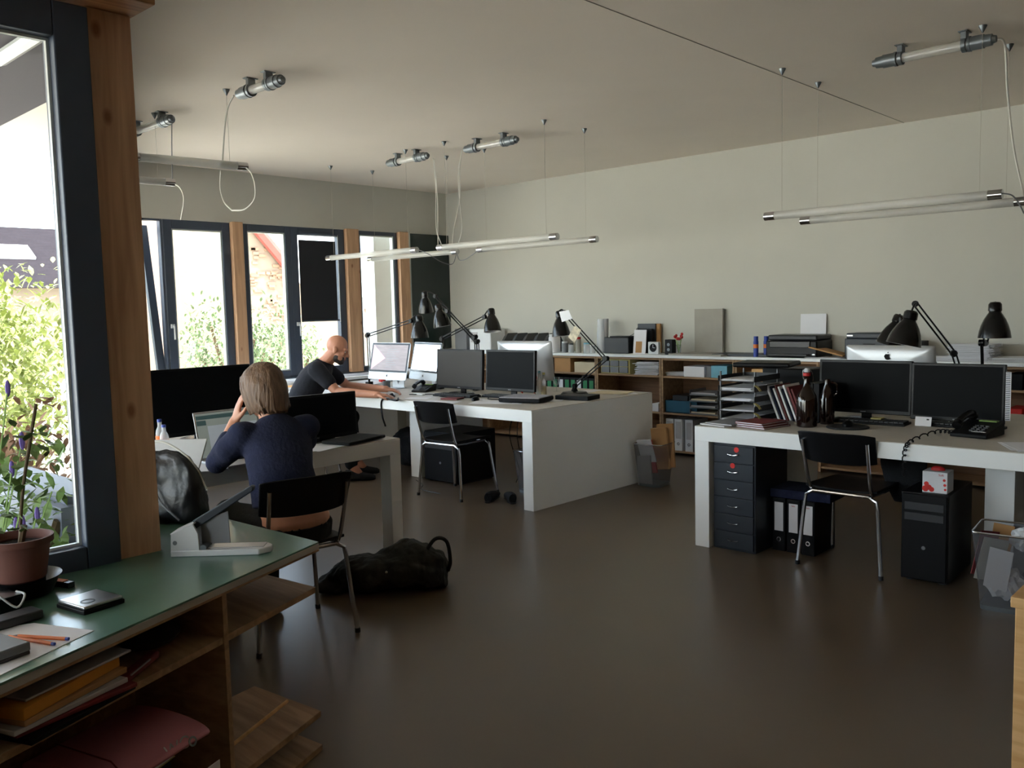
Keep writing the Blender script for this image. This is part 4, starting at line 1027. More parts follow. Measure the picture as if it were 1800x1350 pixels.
# ================================================================== SMALL THINGS
def slabthing(name, label, cat, c, dims, rz, mt, group=None, bevel=0.001, cover=None, tiltx=0.0):
    """book, folder, box: c = centre of its underside"""
    if cover is None:
        o = MB().cbox((0, 0, dims[2] / 2), dims).build(name, mt, None, bevel); tag(o, label, cat, group)
    else:
        o = thing(name, label, cat, c, 0, group); W, D_, H = dims
        MB().cbox((0, 0, H / 2), (W - 0.006, D_ - 0.006, H - 0.004)).build('pages', mt, o)
        MB().box((-W / 2, -D_ / 2, 0), (W / 2, D_ / 2, 0.002)).box((-W / 2, -D_ / 2, H - 0.002), (W / 2, D_ / 2, H)).box((-W / 2, D_ / 2 - 0.002, 0), (W / 2, D_ / 2, H)).build('cover', cover, o)
    o.location = c; o.rotation_euler = (tiltx, 0, rz); return o


def papers(label, c, n, rz=0.0, w_=0.21, d_=0.297, mt='paper', group=None, name='paper_stack', spread=0.02, th=0.0012):
    o = MB(); random.seed(int(abs(c[0]) * 1000) % 97 + n)
    for k in range(n):
        T = Matrix.Translation((random.uniform(-1, 1) * spread, random.uniform(-1, 1) * spread, k * th)) @ Matrix.Rotation(random.uniform(-1, 1) * spread * 5, 4, 'Z')
        o.sheet(lambda u, v, k=k: ((u - 0.5) * w_, (v - 0.5) * d_, th * 0.85 + 0.0015 * math.sin(u * 3 + k) * (u - 0.5) ** 2 * (1 if n > 3 else 2)), 4, 4, th * 0.8) if n <= 3 else o.cbox((0, 0, th * 0.45), (w_, d_, th * 0.9), T)
    x = o.build(name, mt, None, smooth=0); x.location = c; x.rotation_euler = (0, 0, rz); return tag(x, label, 'papers' if n > 1 else 'paper', group)


def bottle(label, c, h, r, mt, cap='blue', neck=0.4, cat='bottle', cont=None, lab=None):
    t = thing('bottle', label, cat, c)
    MB().lathe([(r * 0.9, 0), (r, 0.006), (r, h * 0.55), (r * 0.85, h * 0.66), (r * neck, h * 0.78), (r * neck, h * 0.93)], 24).build('body', mt, t)
    MB().lathe([(r * neck * 1.15, h * 0.92), (r * neck * 1.15, h), (r * neck * 0.9, h + 0.002)], 20).build('cap', cap, t)
    if cont: MB().lathe([(r * 0.92, 0.004), (r * 0.92, h * 0.45)], 20).build('contents', cont, t)
    if lab: MB().lathe([(r + 0.0006, h * 0.15), (r + 0.0006, h * 0.48)], 24, cap=False).build('label_band', lab, t)
    return t


# ---- counter things
ZK = 0.725
p = Z(42, 1040, ZK); PX = Vector((-2.60, 0.80, ZK))
po = thing('plant_pot', 'brown plastic flower pot with a thin-stemmed plant on the green counter', 'potted plant', PX + Vector((0, 0, 0.045)))
MB().lathe([(0.058, 0), (0.062, 0.004), (0.078, 0.10), (0.086, 0.10), (0.087, 0.118), (0.081, 0.118), (0.076, 0.10), (0.074, 0.098)], 32, cap=False).build('pot', 'terracotta', po)
MB().lathe([(0.002, 0.0), (0.058, 0.0), (0.075, 0.094), (0.002, 0.100)], 28).build('soil', 'soil', po)
q = MB(); st = bez([(0.01, 0, 0.09), (0.004, 0.01, 0.18), (0.02, 0.02, 0.28), (0.05, 0.035, 0.40), (0.07, 0.045, 0.48)], 6); q.tube(st, 0.0045, 7); q.tube([(0.012, 0.0, 0.09), (0.02, 0.01, 0.15)], 0.009, 7); q.tube(bez([(0.05, 0.03, 0.38), (0.03, 0.05, 0.44), (0.02, 0.06, 0.47)], 4), 0.003, 6)
q.build('stem', 'twig', po); q = MB(); random.seed(12)
for k in range(46):
    u = random.random(); b_ = st[min(len(st) - 1, int(u * 16) + 4)]; T = Matrix.Translation(b_ + Vector((random.uniform(-.07, .07), random.uniform(-.07, .07), random.uniform(-.05, .04)))) @ Matrix.Rotation(random.uniform(0, 6.3), 4, 'Z') @ Matrix.Rotation(random.uniform(-.9, .9), 4, 'X'); s = random.uniform(0.010, 0.020)
    q.add([(0, -s, 0), (s * .7, -s * .3, .1 * s), (s * .6, s * .5, 0), (0, s, -.1 * s), (-s * .6, s * .5, 0), (-s * .7, -s * .3, .1 * s)], [(0, 1, 2, 3, 4, 5)], T)
q.build('leaves', 'leaf', po, smooth=0)
sc_ = thing('saucer_bowl', 'black plastic bowl under the brown flower pot', 'bowl', PX); MB().lathe([(0.055, 0), (0.075, 0.003), (0.098, 0.05), (0.101, 0.052), (0.097, 0.050), (0.074, 0.010), (0.002, 0.008)], 32, cap=False).build('bowl', 'black_satin', sc_)
MB().lathe([(0.002, 0.0085), (0.06, 0.0085), (0.06, 0.044), (0.002, 0.044)], 20).build('inner_riser', 'black_satin', sc_)
er = thing('eraser_box', 'small orange and dark green matchbox-like eraser on the counter by the window frame', 'eraser', Z(111, 1031, ZK), 0.35)
MB().cbox((0, 0, 0.008), (0.068, 0.022, 0.016)).build('body', 'board_green', er, 0.002); MB().cbox((-0.012, 0, 0.017), (0.042, 0.020, 0.002)).build('top_face', 'orange', er)
hd_ = thing('pocket_scale', 'small square silver-topped pocket scale on the green counter', 'scale', (Z(160, 1064, ZK) + Vector((0, 0, 0))), 0.18)
MB().cbox((0, 0, 0.006), (0.125, 0.115, 0.012)).build('base', 'black', hd_, 0.003); MB().cbox((0, 0, 0.016), (0.118, 0.108, 0.009)).build('lid', 'aluminium', hd_, 0.003)
MB().lathe([(0.014, 0.0207), (0.018, 0.0207), (0.018, 0.0215), (0.014, 0.0215)], 24, Matrix.Translation((0.02, -0.02, 0)), cap=False).build('round_mark', 'grey_metal', hd_)
P4 = [Z(165, 1109, ZK), Z(60, 1096, ZK), (-2.46, 0.45, ZK), (-1.93, 0.45, ZK), Z(0, 1188, ZK)]
q = MB().prism([(p[0], p[1]) for p in P4], 0.0012, z0=ZK + 0.0002)
tag(q.build('paper_sheet', 'paper', None, smooth=0), 'large white sheet of paper on the near corner of the green counter', 'paper')
for lab, a, b in (('orange fineliner pen with a blue end on the white sheet, the upper one', (32, 1118), (121, 1123)), ('orange fineliner pen half under the dark box on the white sheet', (15, 1119), (96, 1132))):
    p0, p1 = Z(*a, ZK + 0.006), Z(*b, ZK + 0.006); t = thing('pen', lab, 'pen', p0, 0, 'orange pens'); d = p1 - p0; d.z = 0
    MB().tube([(0, 0, 0), d * 0.94], 0.0042, 6).build('barrel', 'orange', t); MB().tube([d * 0.94, d], 0.0040, 8).build('end_plug', 'blue', t); MB().tube([d * -0.10, (0, 0, 0)], [0.0015, 0.0040], 8).build('cap', 'dark_plastic', t)
p = Z(28, 1142, ZK + 0.015); t = thing('black_box', 'flat dark grey box on the white sheet over the pens', 'box', (p.x - 0.035, p.y - 0.03, ZK + 0.0016), 0.22)
MB().cbox((0, 0, 0.004), (0.12, 0.085, 0.008)).build('base', 'dark_plastic', t, 0.002); MB().cbox((0, 0, 0.018), (0.122, 0.088, 0.020)).build('lid', 'grey_plastic', t, 0.003)
slabthing('wallet', 'flat dark case lying behind the pens on the green counter', 'case', (Z(30, 1100, ZK).x - 0.02, Z(30, 1100, ZK).y - 0.02, ZK + 0.002), (0.06, 0.16, 0.022), 0.15, 'dark_plastic', bevel=0.004)
t = thing('camera', 'small silver and black compact gadget at the left picture edge, white cord on it', 'gadget', (Z(5, 1075, ZK).x - 0.01, Z(5, 1075, ZK).y, ZK), 0.2)
MB().cbox((0, 0, 0.02), (0.08, 0.07, 0.04)).build('body', 'black_satin', t, 0.006); MB().cbox((0, 0, 0.0415), (0.078, 0.068, 0.003)).build('top_plate', 'aluminium', t, 0.002)
MB().tube(bez([(0.02, 0.03, 0.046), (0.05, 0.035, 0.040), (0.055, 0.01, 0.015), (0.03, -0.02, 0.05), (-0.02, -0.01, 0.047)], 6), 0.003, 7).build('cord', 'white_plastic', t)

# hole punch / long-arm stapler
a_ = Z(300, 980, ZK); b_ = Z(472, 975, ZK); ang = math.atan2(b_.y - a_.y, b_.x - a_.x); Lp = (b_ - a_).length
hp = thing('hole_punch', 'large white heavy-duty hole punch with a raised grey lever on the green counter', 'hole punch', a_, ang)
MB().prism([(0, 0), (Lp - 0.03, 0), (Lp, 0.03), (Lp, 0.055), (Lp - 0.025, 0.085), (0, 0.085)], 0.020).build('base', 'white_plastic', hp, 0.003)
Tq = Matrix.Rotation(PI / 2, 4, 'X')
side = [(0, 0.0), (0.09, 0.0), (0.088, 0.055), (0.072, 0.085), (0.003, 0.055)]
for y in (0.012, 0.085): MB().prism(side, 0.010, Matrix.Translation((0, y, 0.018)) @ Tq).build('side_cheek', 'white_plastic', hp, 0.002)
MB().prism([(0.0, 0.05), (0.075, 0.083), (0.073, 0.088), (-0.001, 0.055)], 0.073, Matrix.Translation((0, 0.08, 0.018)) @ Tq).build('top_cover', 'white_plastic', hp, 0.002)
MB().prism([(0.085, 0.012), (0.175, 0.012), (0.172, 0.115), (0.085, 0.085)], 0.004, Matrix.Translation((0, 0.045, 0.018)) @ Tq).build('guard_plate', 'grey_plastic', hp, 0.001)
MB().tube([(0.015, 0.001, 0.045), (0.015, 0.09, 0.045)], 0.007, 12).tube([(0.10, 0.005, 0.026), (0.10, 0.09, 0.026)], 0.010, 12).build('pivot_pin', 'grey_metal', hp)
MB().prism([(0.07, 0.062), (0.255, 0.178), (0.258, 0.192), (0.25, 0.195), (0.062, 0.088)], 0.030, Matrix.Translation((0, 0.060, 0.018)) @ Tq).build('lever', 'cabinet_grey', hp, 0.003)
MB().box((0.105, 0.02, 0.02), (Lp - 0.02, 0.07, 0.023)).build('cutting_plate', 'aluminium', hp)
# black leather bag
bg_ = thing('handbag', 'black leather bag with a pale cord handle on the counter behind the post', 'bag', (-3.10, 1.475, ZK), 0.55)
q = MB()
def rr(w_, dd, z, x=0.0, n=28, e=3.2):
    return [(x + w_ * math.copysign(abs(math.cos(2 * PI * k / n)) ** (2 / e), math.cos(2 * PI * k / n)), dd * math.copysign(abs(math.sin(2 * PI * k / n)) ** (2 / e), math.sin(2 * PI * k / n)), z + 0.004 * math.sin(k * 2.3)) for k in range(n)]
q.rings([rr(0.120, 0.055, 0.0), rr(0.128, 0.062, 0.012), rr(0.132, 0.064, 0.06), rr(0.127, 0.060, 0.12), rr(0.128, 0.052, 0.17), rr(0.112, 0.040, 0.215, -0.012), rr(0.086, 0.024, 0.245, -0.03), rr(0.06, 0.010, 0.262, -0.04)])
o = q.build('bag_body', 'bag_leather', bg_, smooth=60); s_ = o.modifiers.new('subd', 'SUBSURF'); s_.levels = 2; s_.render_levels = 2
tb2 = D.textures.new('creases', 'CLOUDS'); tb2.noise_scale = 0.06; dm2 = o.modifiers.new('creases', 'DISPLACE'); dm2.texture = tb2; dm2.strength = 0.022
MB().tube(bez([(-0.03, -0.040, 0.235), (-0.03, -0.064, 0.17), (0.0, -0.074, 0.09), (0.07, -0.070, 0.02)], 6), 0.004, 7).build('front_strap', 'grey_plastic', bg_)
MB().tube(bez([(-0.09, 0, 0.25), (-0.07, 0, 0.29), (0.0, 0, 0.285), (0.09, -0.0, 0.22), (0.142, 0, 0.12)], 6), 0.004, 7).build('handle', 'cable_white', bg_)

# ---- shelf contents of the counter
def shelfthing(name, label, cat, s, dep, z, dims, mt, rz=0.0, group=None, cover=None, bevel=0.002):
    p = along(s, dep, z); return slabthing(name, label, cat, p, dims, math.atan2(dirF.y, dirF.x) + rz, mt, group, bevel, cover)
z0 = 0.138; gl = 'papers stacked on the bottom shelf of the counter'
for k, (h, lab, m1, cv, dx) in enumerate(((0.045, 'brown cardboard folder at the bottom of the stack under the pink file', 'cardboard', None, 0.0), (0.04, 'thick grey paper block second from the bottom in the counter stack', 'paper_grey', None, 0.02), (0.03, 'dark magazine third from the bottom in the counter stack', 'dark_red', None, -0.02), (0.05, 'grey binder in the middle of the counter stack', 'dark_plastic', None, 0.01), (0.022, 'white magazines with a yellow edge directly under the pink file', 'paper', 'pale_yellow', 0.0))):
    shelfthing('magazine_stack', lab, 'papers', 0.80 + dx, 0.17 + dx, z0, (0.31 - 0.01 * k, 0.30, h), m1, 0.1 * math.sin(k * 2), gl, cv); z0 += h + 0.001
p = along(0.745, 0.13, z0); pf = thing('pink_file', 'fat pink cardboard file with an elastic band on the counter stack', 'file', p, math.atan2(dirF.y, dirF.x) - 0.10)
MB().loft([((x, 0, 0.030 + 0.006 * math.sin(x * 9)), (0, 0.16, 0), (0, 0, 0.030)) for x in (-0.16, -0.10, 0, 0.10, 0.16)], 24).build('cover', 'pink', pf, 0.002)
MB().tube([(-0.10, -0.16, 0.03), (-0.10, -0.10, 0.065), (-0.10, 0.1, 0.066)], 0.002, 6).build('elastic_band', 'dark_red', pf)
MB().cbox((-0.135, -0.155, 0.03), (0.035, 0.012, 0.034)).build('spine_tab', 'red', pf, 0.002)
text('lettering', 'WO', 0.045, (0.06, -0.150, 0.038), (PI / 2 - 0.35, 0, 0), 'paper_grey', pf)
MB().lathe([(0.008, 0), (0.013, 0), (0.013, 0.002), (0.008, 0.002)], 20, Matrix.Translation((0.10, -0.158, 0.036)) @ Matrix.Rotation(PI / 2 - 0.3, 4, 'X'), cap=False).build('ring_mark', 'grey_metal', pf)
z1 = 0.566
for k, (h, lab, m1, s, rz) in enumerate(((0.012, 'black cardboard folder under the orange file on the counter shelf', 'black', 0.96, 0.12), (0.010, 'dark red thin folder in the middle shelf pile of the counter', 'dark_red', 0.95, -0.05), (0.012, 'grey paper pad in the middle shelf pile of the counter', 'paper_grey', 0.97, 0.05), (0.014, 'tan folder right under the orange file', 'cardboard', 0.96, 0.15), (0.026, 'orange-yellow file sticking out of the counter shelf', 'orange_file', 0.97, 0.22), (0.006, 'grey sheet on top of the orange file', 'paper_grey', 0.93, 0.1))):
    shelfthing('folder', lab, 'folder', s, 0.10 + 0.008 * k, z1, (0.30, 0.22, h), m1, rz - 0.1, 'folders on the middle shelf of the counter'); z1 += h + 0.001
t = thing('black_pouch', 'black cloth pouch at the right of the counter shelf, by the divider', 'bag', along(0.58, 0.18, 0.566)); MB().ell((0, 0, 0.045), (0.10, 0.09, 0.045)).build('pouch_body', 'black_fabric', t)
t = thing('red_cutter', 'dark red cutter with a pale blade edge on the counter shelf', 'cutter', along(0.73, 0.06, 0.568), math.atan2(dirF.y, dirF.x) + 0.3)
MB().cbox((0, 0, 0.014), (0.17, 0.03, 0.02)).build('handle', 'dark_red', t, 0.006); MB().cbox((-0.02, -0.016, 0.022), (0.10, 0.003, 0.004)).build('blade', 'aluminium', t)
shelfthing('white_box', 'white cardboard box on the counter shelf at the lower left', 'box', 1.26, 0.09, 0.567, (0.09, 0.16, 0.062), 'white_plastic')
t = thing('black_file_box', 'black file box with a barcode sticker left of the white box', 'box', along(1.40, 0.12, 0.567), math.atan2(dirF.y, dirF.x)); MB().cbox((0, 0, 0.042), (0.15, 0.22, 0.084)).build('body', 'dark_plastic', t, 0.004)
MB().cbox((0.052, -0.1105, 0.03), (0.022, 0.001, 0.035)).build('sticker', 'paper', t)
t = thing('wood_stick', 'thin wooden stick poking out beyond the counter divider', 'stick', along(0.36, 0.10, 0.30)); MB().tube([(0.08, -0.22, -0.012), (0, 0, 0.008), (-0.10, 0.22, 0.012)], 0.006, 8).build('stick_body', 'beech', t)
t.location = (-2.44, 1.35, 0.139 + 0.018)
shelfthing('label_card', 'small white card on the lower board of the counter', 'card', 0.53, 0.014, 0.16, (0.05, 0.002, 0.07), 'paper')

# ---- left desk things
for lab, pp, h in (('glue bottle with a blue cap beside the wooden post on the left desk, front one', (-4.62, 2.175, 0.74), 0.15), ('glue bottle with a blue cap beside the wooden post on the left desk, rear one', (-4.72, 2.20, 0.74), 0.17)):
    bottle(lab, pp, h, 0.024, 'clear_plastic', 'blue', 0.45, lab='orange', cont='white_plastic')
papers('white loose papers on the left desk next to the glue bottles', (-4.52, 2.36, 0.74), 3, 0.4)
papers('yellow sticky notes on the left desk near the laptop', (-4.33, 2.36, 0.7445), 6, 0.2, 0.076, 0.076, 'yellow')
papers('white sheets under the elbow of the person in navy', (-4.02, 2.08, 0.74), 3, 0.9)
papers('white paper pile under the black monitor, right part of the left desk', (-4.06, 2.80, 0.74), 3, 0.3)
slabthing('document_case', 'flat black case lying on the right corner of the left desk', 'case', (-4.06, 3.02, 0.745), (0.20, 0.33, 0.018), 0.25, 'black_fabric', bevel=0.006)
p = Z(312, 790, 0.79); t = thing('tablet', 'white tablet tilted over the black bag at the left desk edge', 'tablet', (-3.62, 1.77, 0.86), 0.75)
MB().cbox((0, 0, 0), (0.21, 0.15, 0.008), Matrix.Rotation(0.75, 4, 'X')).build('body', 'white_plastic', t, 0.003); MB().cbox((0, 0, -0.005), (0.18, 0.12, 0.002), Matrix.Rotation(0.75, 4, 'X')).build('screen', 'screen_grey', t)
t.location = (-3.30, 1.60, 0.935)
cup = lambda lab, c: (lambda t: (MB().lathe([(0.026, 0), (0.034, 0.10), (0.032, 0.10), (0.0245, 0.004)], 20, cap=False).build('wall', 'clear', t), MB().lathe([(0.0255, 0), (0.0255, 0.004)], 20).build('bottom', 'clear', t)))(thing('plastic_cup', lab, 'cup', c, 0, 'clear plastic cups'))
cup('clear plastic cup on the counter beside the black bag, left one', (-3.17, 1.560, ZK)); cup('clear plastic cup on the counter beside the black bag, right one', (-3.085, 1.570, ZK))

# ---- floor things
hb = thing('cloth_bag', 'dark slouching bag with a loop handle on the floor beside the left desk leg', 'bag', (-3.66, 2.90, 0), math.radians(42))
q = MB(); random.seed(3)
q.loft([((x, 0.015 * math.sin(x * 20), h), (0, w_, 0), (0, 0, h)) for x, w_, h in ((-0.36, 0.05, 0.028), (-0.30, 0.11, 0.055), (-0.20, 0.15, 0.085), (-0.08, 0.17, 0.090), (0.04, 0.165, 0.105), (0.14, 0.15, 0.125), (0.22, 0.14, 0.12), (0.29, 0.12, 0.095), (0.32, 0.08, 0.06))], 28)
q.ell((-0.12, -0.05, 0.10), (0.16, 0.10, 0.06)).ell((0.10, 0.03, 0.16), (0.12, 0.08, 0.07)).ell((-0.28, -0.06, 0.04), (0.10, 0.09, 0.038)).chain([(0.02, 0, 0.17), (0.10, 0.02, 0.21), (0.18, 0.02, 0.19)], [0.05, 0.045, 0.05])
o = remesh(q.build('bag_body', 'bag_olive', hb), 0.010, 3); dm = o.modifiers.new('folds', 'DISPLACE'); tx = D.textures.new('folds', 'CLOUDS'); tx.noise_scale = 0.09; dm.texture = tx; dm.strength = 0.045; dm.mid_level = 0.5
MB().tube(bez([(0.20, -0.06, 0.17), (0.27, -0.05, 0.27), (0.33, -0.02, 0.25), (0.345, 0.0, 0.14), (0.33, 0.02, 0.08)], 6), [0.010] * 25, 8).build('handle_loop', 'bag_olive', hb)
MB().ell((0.03, -0.175, 0.135), (0.008, 0.004, 0.008)).build('shiny_rivet', 'chrome', hb)


def pc(label, c, W, Dp, H, rz=0.0):
    t = thing('computer_tower', label, 'computer tower', c, rz, 'black computer towers on the floor')
    MB().box((0, 0, 0.012), (W, Dp, H)).build('case', 'black_satin', t, 0.004); MB().box((0.006, -0.014, 0.02), (W - 0.006, 0.0, H - 0.008)).build('front_panel', 'black', t, 0.004)
    q = MB()
    for i in range(2): q.box((0.02, -0.018, H - 0.09 - i * 0.055), (W - 0.02, -0.014, H - 0.05 - i * 0.055))
    q.build('drive_flap', 'dark_plastic', t, 0.001); MB().lathe([(0.010, 0), (0.010, 0.004)], 16, Matrix.Translation((W / 2, -0.014, H * 0.4)) @ Matrix.Rotation(PI / 2, 4, 'X')).build('power_button', 'grey_plastic', t)
    for x in (0.02, W - 0.05): MB().box((x, 0.03, 0), (x + 0.03, Dp - 0.03, 0.012)).build('foot', 'dark_plastic', t)
    return t


pc('black computer tower under the middle desk behind the empty chair', (-5.74, 5.02, 0), 0.42, 0.45, 0.44, 0.0).name = 'computer_tower'
pc('black computer tower under the right desk with a tissue box on it', (-1.62, 4.71, 0), 0.23, 0.46, 0.475, 0.04)
p_ = at(1632, 862, 'z', 0.476); tb = thing('tissue_box', 'white and red tissue box on the right computer tower', 'box', (-1.47, 4.80, 0.476), 0.05)
MB().cbox((0, 0, 0.055), (0.12, 0.12, 0.11)).build('carton', 'paper', tb, 0.002)
q = MB()
for x, z, r in ((-0.045, 0.02, 0.016), (-0.028, 0.028, 0.014), (-0.04, 0.045, 0.012), (-0.015, 0.018, 0.013), (0.045, 0.07, 0.007), (0.05, 0.022, 0.006), (0.048, 0.045, 0.007)): q.lathe([(r, 0), (r, 0.001)], 14, Matrix.Translation((x, -0.0602, z)) @ Matrix.Rotation(PI / 2, 4, 'X'))
q.build('red_flowers', 'red_bright', tb); text('lettering', 'Soft', 0.016, (0.03, -0.0605, 0.095), (PI / 2, 0, 0), 'red', tb)
MB().ell((0, 0, 0.115), (0.035, 0.02, 0.018)).build('tissue', 'red', tb)
# drawer cabinet
dc = thing('drawer_cabinet', 'dark grey metal drawer cabinet with six drawers and red stickers under the right desk', 'cabinet', (-2.705, 4.655, 0))
MB().box((0, 0.012, 0.0), (0.275, 0.42, 0.648)).build('body', 'cabinet_grey', dc, 0.003)
for k in range(6):
    z = 0.635 - (k + 1) * 0.1035; d_ = MB().box((0.01, 0, z), (0.265, 0.013, z + 0.099)).build('drawer', 'cabinet_grey', dc, 0.002)
    MB().tube(bez([(0.105, -0.001, z + 0.055), (0.108, -0.014, z + 0.052), (0.14, -0.018, z + 0.048), (0.17, -0.014, z + 0.052), (0.173, -0.001, z + 0.055)], 4), 0.0035, 7).build('handle', 'chrome', d_)
for x, z in ((0.158, 0.612), (0.133, 0.515)): MB().lathe([(0.016, 0), (0.016, 0.001)], 20, Matrix.Translation((x, -0.0005, z)) @ Matrix.Rotation(PI / 2, 4, 'X')).build('round_sticker', 'red_bright', dc)


def binder(label, c, rz, W=0.08, H=0.318, Dp=0.285, mt='black', lab='paper', group=None, letters=None, fwd=(0, -1)):
    t = thing('ring_binder', label, 'ring binder', c, rz, group)
    MB().box((-W / 2, 0, 0), (W / 2, Dp, H)).build('cover', mt, t, 0.002); MB().box((-W * 0.34, -0.0012, H * 0.38), (W * 0.34, 0.0, H * 0.92)).build('spine_label', lab, t)
    MB().lathe([(0.009, 0), (0.014, 0), (0.014, 0.002), (0.009, 0.002)], 18, Matrix.Translation((0, -0.0005, H * 0.22)) @ Matrix.Rotation(PI / 2, 4, 'X'), cap=False).build('finger_ring', 'chrome', t)
    if letters: text('lettering', letters, 0.012, (0, -0.0018, H * 0.88), (PI / 2, 0, 0), 'red', t)
    return t


for k, (lab) in enumerate(('black ring binder under the right desk, the one next to the drawer cabinet', 'black ring binder under the right desk, middle of three', 'black ring binder under the right desk, the one nearest the chair leg')):
    binder(lab, (-2.365 + 0.09 * k, 4.83, 0), 0, group='black binders under the right desk', letters='leitz' if k else None)
slabthing('dark_box', 'dark blue flat box lying on the three ring binders under the right desk', 'box', (-2.25, 4.98, 0.319), (0.36, 0.27, 0.05), 0.05, 'navy_wool')


def bin_(label, c, rz, items=True, W=0.24, H=0.36):
    t = thing('waste_bin', label, 'waste bin', c, rz, 'square wire mesh waste bins')
    R = lambda w_, d_, z, r=0.03: [(sx * (w_ - r) + r * math.cos(math.radians(a0 + j * 30)), sy * (d_ - r) + r * math.sin(math.radians(a0 + j * 30)), z) for sx, sy, a0 in ((1, 1, 0), (-1, 1, 90), (-1, -1, 180), (1, -1, 270)) for j in range(4)]
    MB().rings([R(W * .38, W * .38, 0.008), R(W * .5, W * .5, H)], cap=False).build('mesh_side', 'bin_mesh', t)
    MB().rings([R(W * .38, W * .38, 0.0), R(W * .385, W * .385, 0.022)]).build('bottom_plate', 'grey_metal', t)
    MB().tube([Vector(p) for p in R(W * .5, W * .5, H)] + [Vector(R(W * .5, W * .5, H)[0])], 0.005, 8, cap=False).build('rim', 'chrome', t)
    return t


mm = D.materials.new('bin_mesh'); mm.use_nodes = True; mb_ = mm.node_tree.nodes['Principled BSDF']; mb_.inputs['Base Color'].default_value = (*lin((128, 130, 136)), 1); mb_.inputs['Metallic'].default_value = 0.5; mb_.inputs['Roughness'].default_value = 0.45; mb_.inputs['Alpha'].default_value = 0.42; M['bin_mesh'] = mm


def crumple(name, label, c, r, mt='paper', seed=0, cat='paper', sc=(1, 1, 1), group=None):
    random.seed(seed); import bmesh
    bm = bmesh.new(); bmesh.ops.create_icosphere(bm, subdivisions=3, radius=1)
    for v in bm.verts:
        k = 0.82 + 0.2 * math.sin(v.co.x * 7 + seed) * math.cos(v.co.y * 9 + v.co.z * 6) + random.uniform(-0.05, 0.05); v.co = Vector((v.co.x * r * sc[0], v.co.y * r * sc[1], v.co.z * r * sc[2])) * k
    me = D.meshes.new(name); bm.to_mesh(me); bm.free(); me.materials.append(M[mt]); o = D.objects.new(name, me); C.objects.link(o); o.location = c; return tag(o, label, cat, group)


# right bin (near right edge)
BR = Vector((-1.075, 4.60, 0)); bin_('wire mesh waste bin full of paper at the right edge', BR, 0.10, W=0.30, H=0.375)
crumple('crumpled_paper', 'big crumpled white sheet in the lower part of the right bin', BR + Vector((-0.02, -0.02, 0.12)), 0.095, seed=1, sc=(1, 0.85, 1.0))
crumple('crumpled_paper', 'small crumpled white paper at the bottom of the right bin', BR + Vector((0.04, -0.07, 0.045)), 0.024, seed=2)
crumple('plastic_bag', 'white plastic bag sticking out of the top of the right bin', BR + Vector((0.06, 0.02, 0.33)), 0.075, 'white_plastic', seed=5, cat='bag', sc=(1, 1, 0.9))
for nm, lab, off, rx, rz, dims, mt in (('envelope', 'white rounded envelope standing in the right bin', (-0.03, -0.10, 0.20), 0.12, 0.1, (0.10, 0.003, 0.20), 'paper'), ('card_sheet', 'grey cardboard sheet leaning in the right bin', (-0.07, -0.06, 0.23), 0.2, 0.5, (0.11, 0.004, 0.22), 'cardboard_grey'), ('card_sheet', 'red card leaning at the left corner of the right bin', (-0.105, -0.03, 0.25), 0.1, 0.9, (0.10, 0.004, 0.22), 'dark_red'), ('card_sheet', 'brown card at the back left of the right bin', (-0.06, 0.05, 0.27), -0.1, 0.3, (0.09, 0.004, 0.22), 'cardboard')):
    o = MB().cbox((0, 0, 0), dims).build(nm, mt); o.location = BR + Vector(off); o.rotation_euler = (rx, 0.15, rz); tag(o, lab, 'paper')
bin_('second wire mesh waste bin behind the full one at the right edge', (-0.86, 4.95, 0), 0.0, W=0.28, H=0.36)
# bin at end of middle desk
BM_ = Vector((-4.04, 6.02, 0)); bin_('wire mesh waste bin with cardboard at the end of the middle desk', BM_, 0.1, W=0.26, H=0.35)
for nm, lab, off, rx, rz, dims, mt in (('cardboard_piece', 'tall folded brown cardboard in the bin at the end of the middle desk', (0.04, 0.04, 0.30), 0.0, 0.3, (0.13, 0.05, 0.34), 'cardboard'), ('cardboard_piece', 'bigger brown cardboard at the back of the bin by the middle desk', (0.06, 0.085, 0.32), -0.1, 0.1, (0.15, 0.02, 0.36), 'cardboard'), ('card_sheet', 'red and white folder in the bin by the middle desk', (-0.02, -0.05, 0.24), 0.15, 0.1, (0.11, 0.012, 0.28), 'red'), ('paper_sheet', 'white folded papers leaning in the bin by the middle desk', (-0.02, -0.08, 0.29), 0.3, 0.1, (0.13, 0.01, 0.20), 'paper'), ('paper_sheet', 'grey newspaper in the front of the bin by the middle desk', (-0.04, -0.085, 0.13), -0.05, 0.05, (0.14, 0.01, 0.24), 'paper_grey')):
    o = MB().cbox((0, 0, 0), dims).build(nm, mt, None, 0.002); o.location = BM_ + Vector(off); o.rotation_euler = (rx, -0.1, rz); tag(o, lab, 'paper')
bin_('wire mesh waste bin under the middle desk behind the white front leg', (-4.66, 5.22, 0), 0.0, W=0.24, H=0.34)
crumple('crumpled_paper', 'crumpled white paper in the bin under the middle desk', (-4.66, 5.22, 0.20), 0.085, seed=7, sc=(1, 1, 1.7))
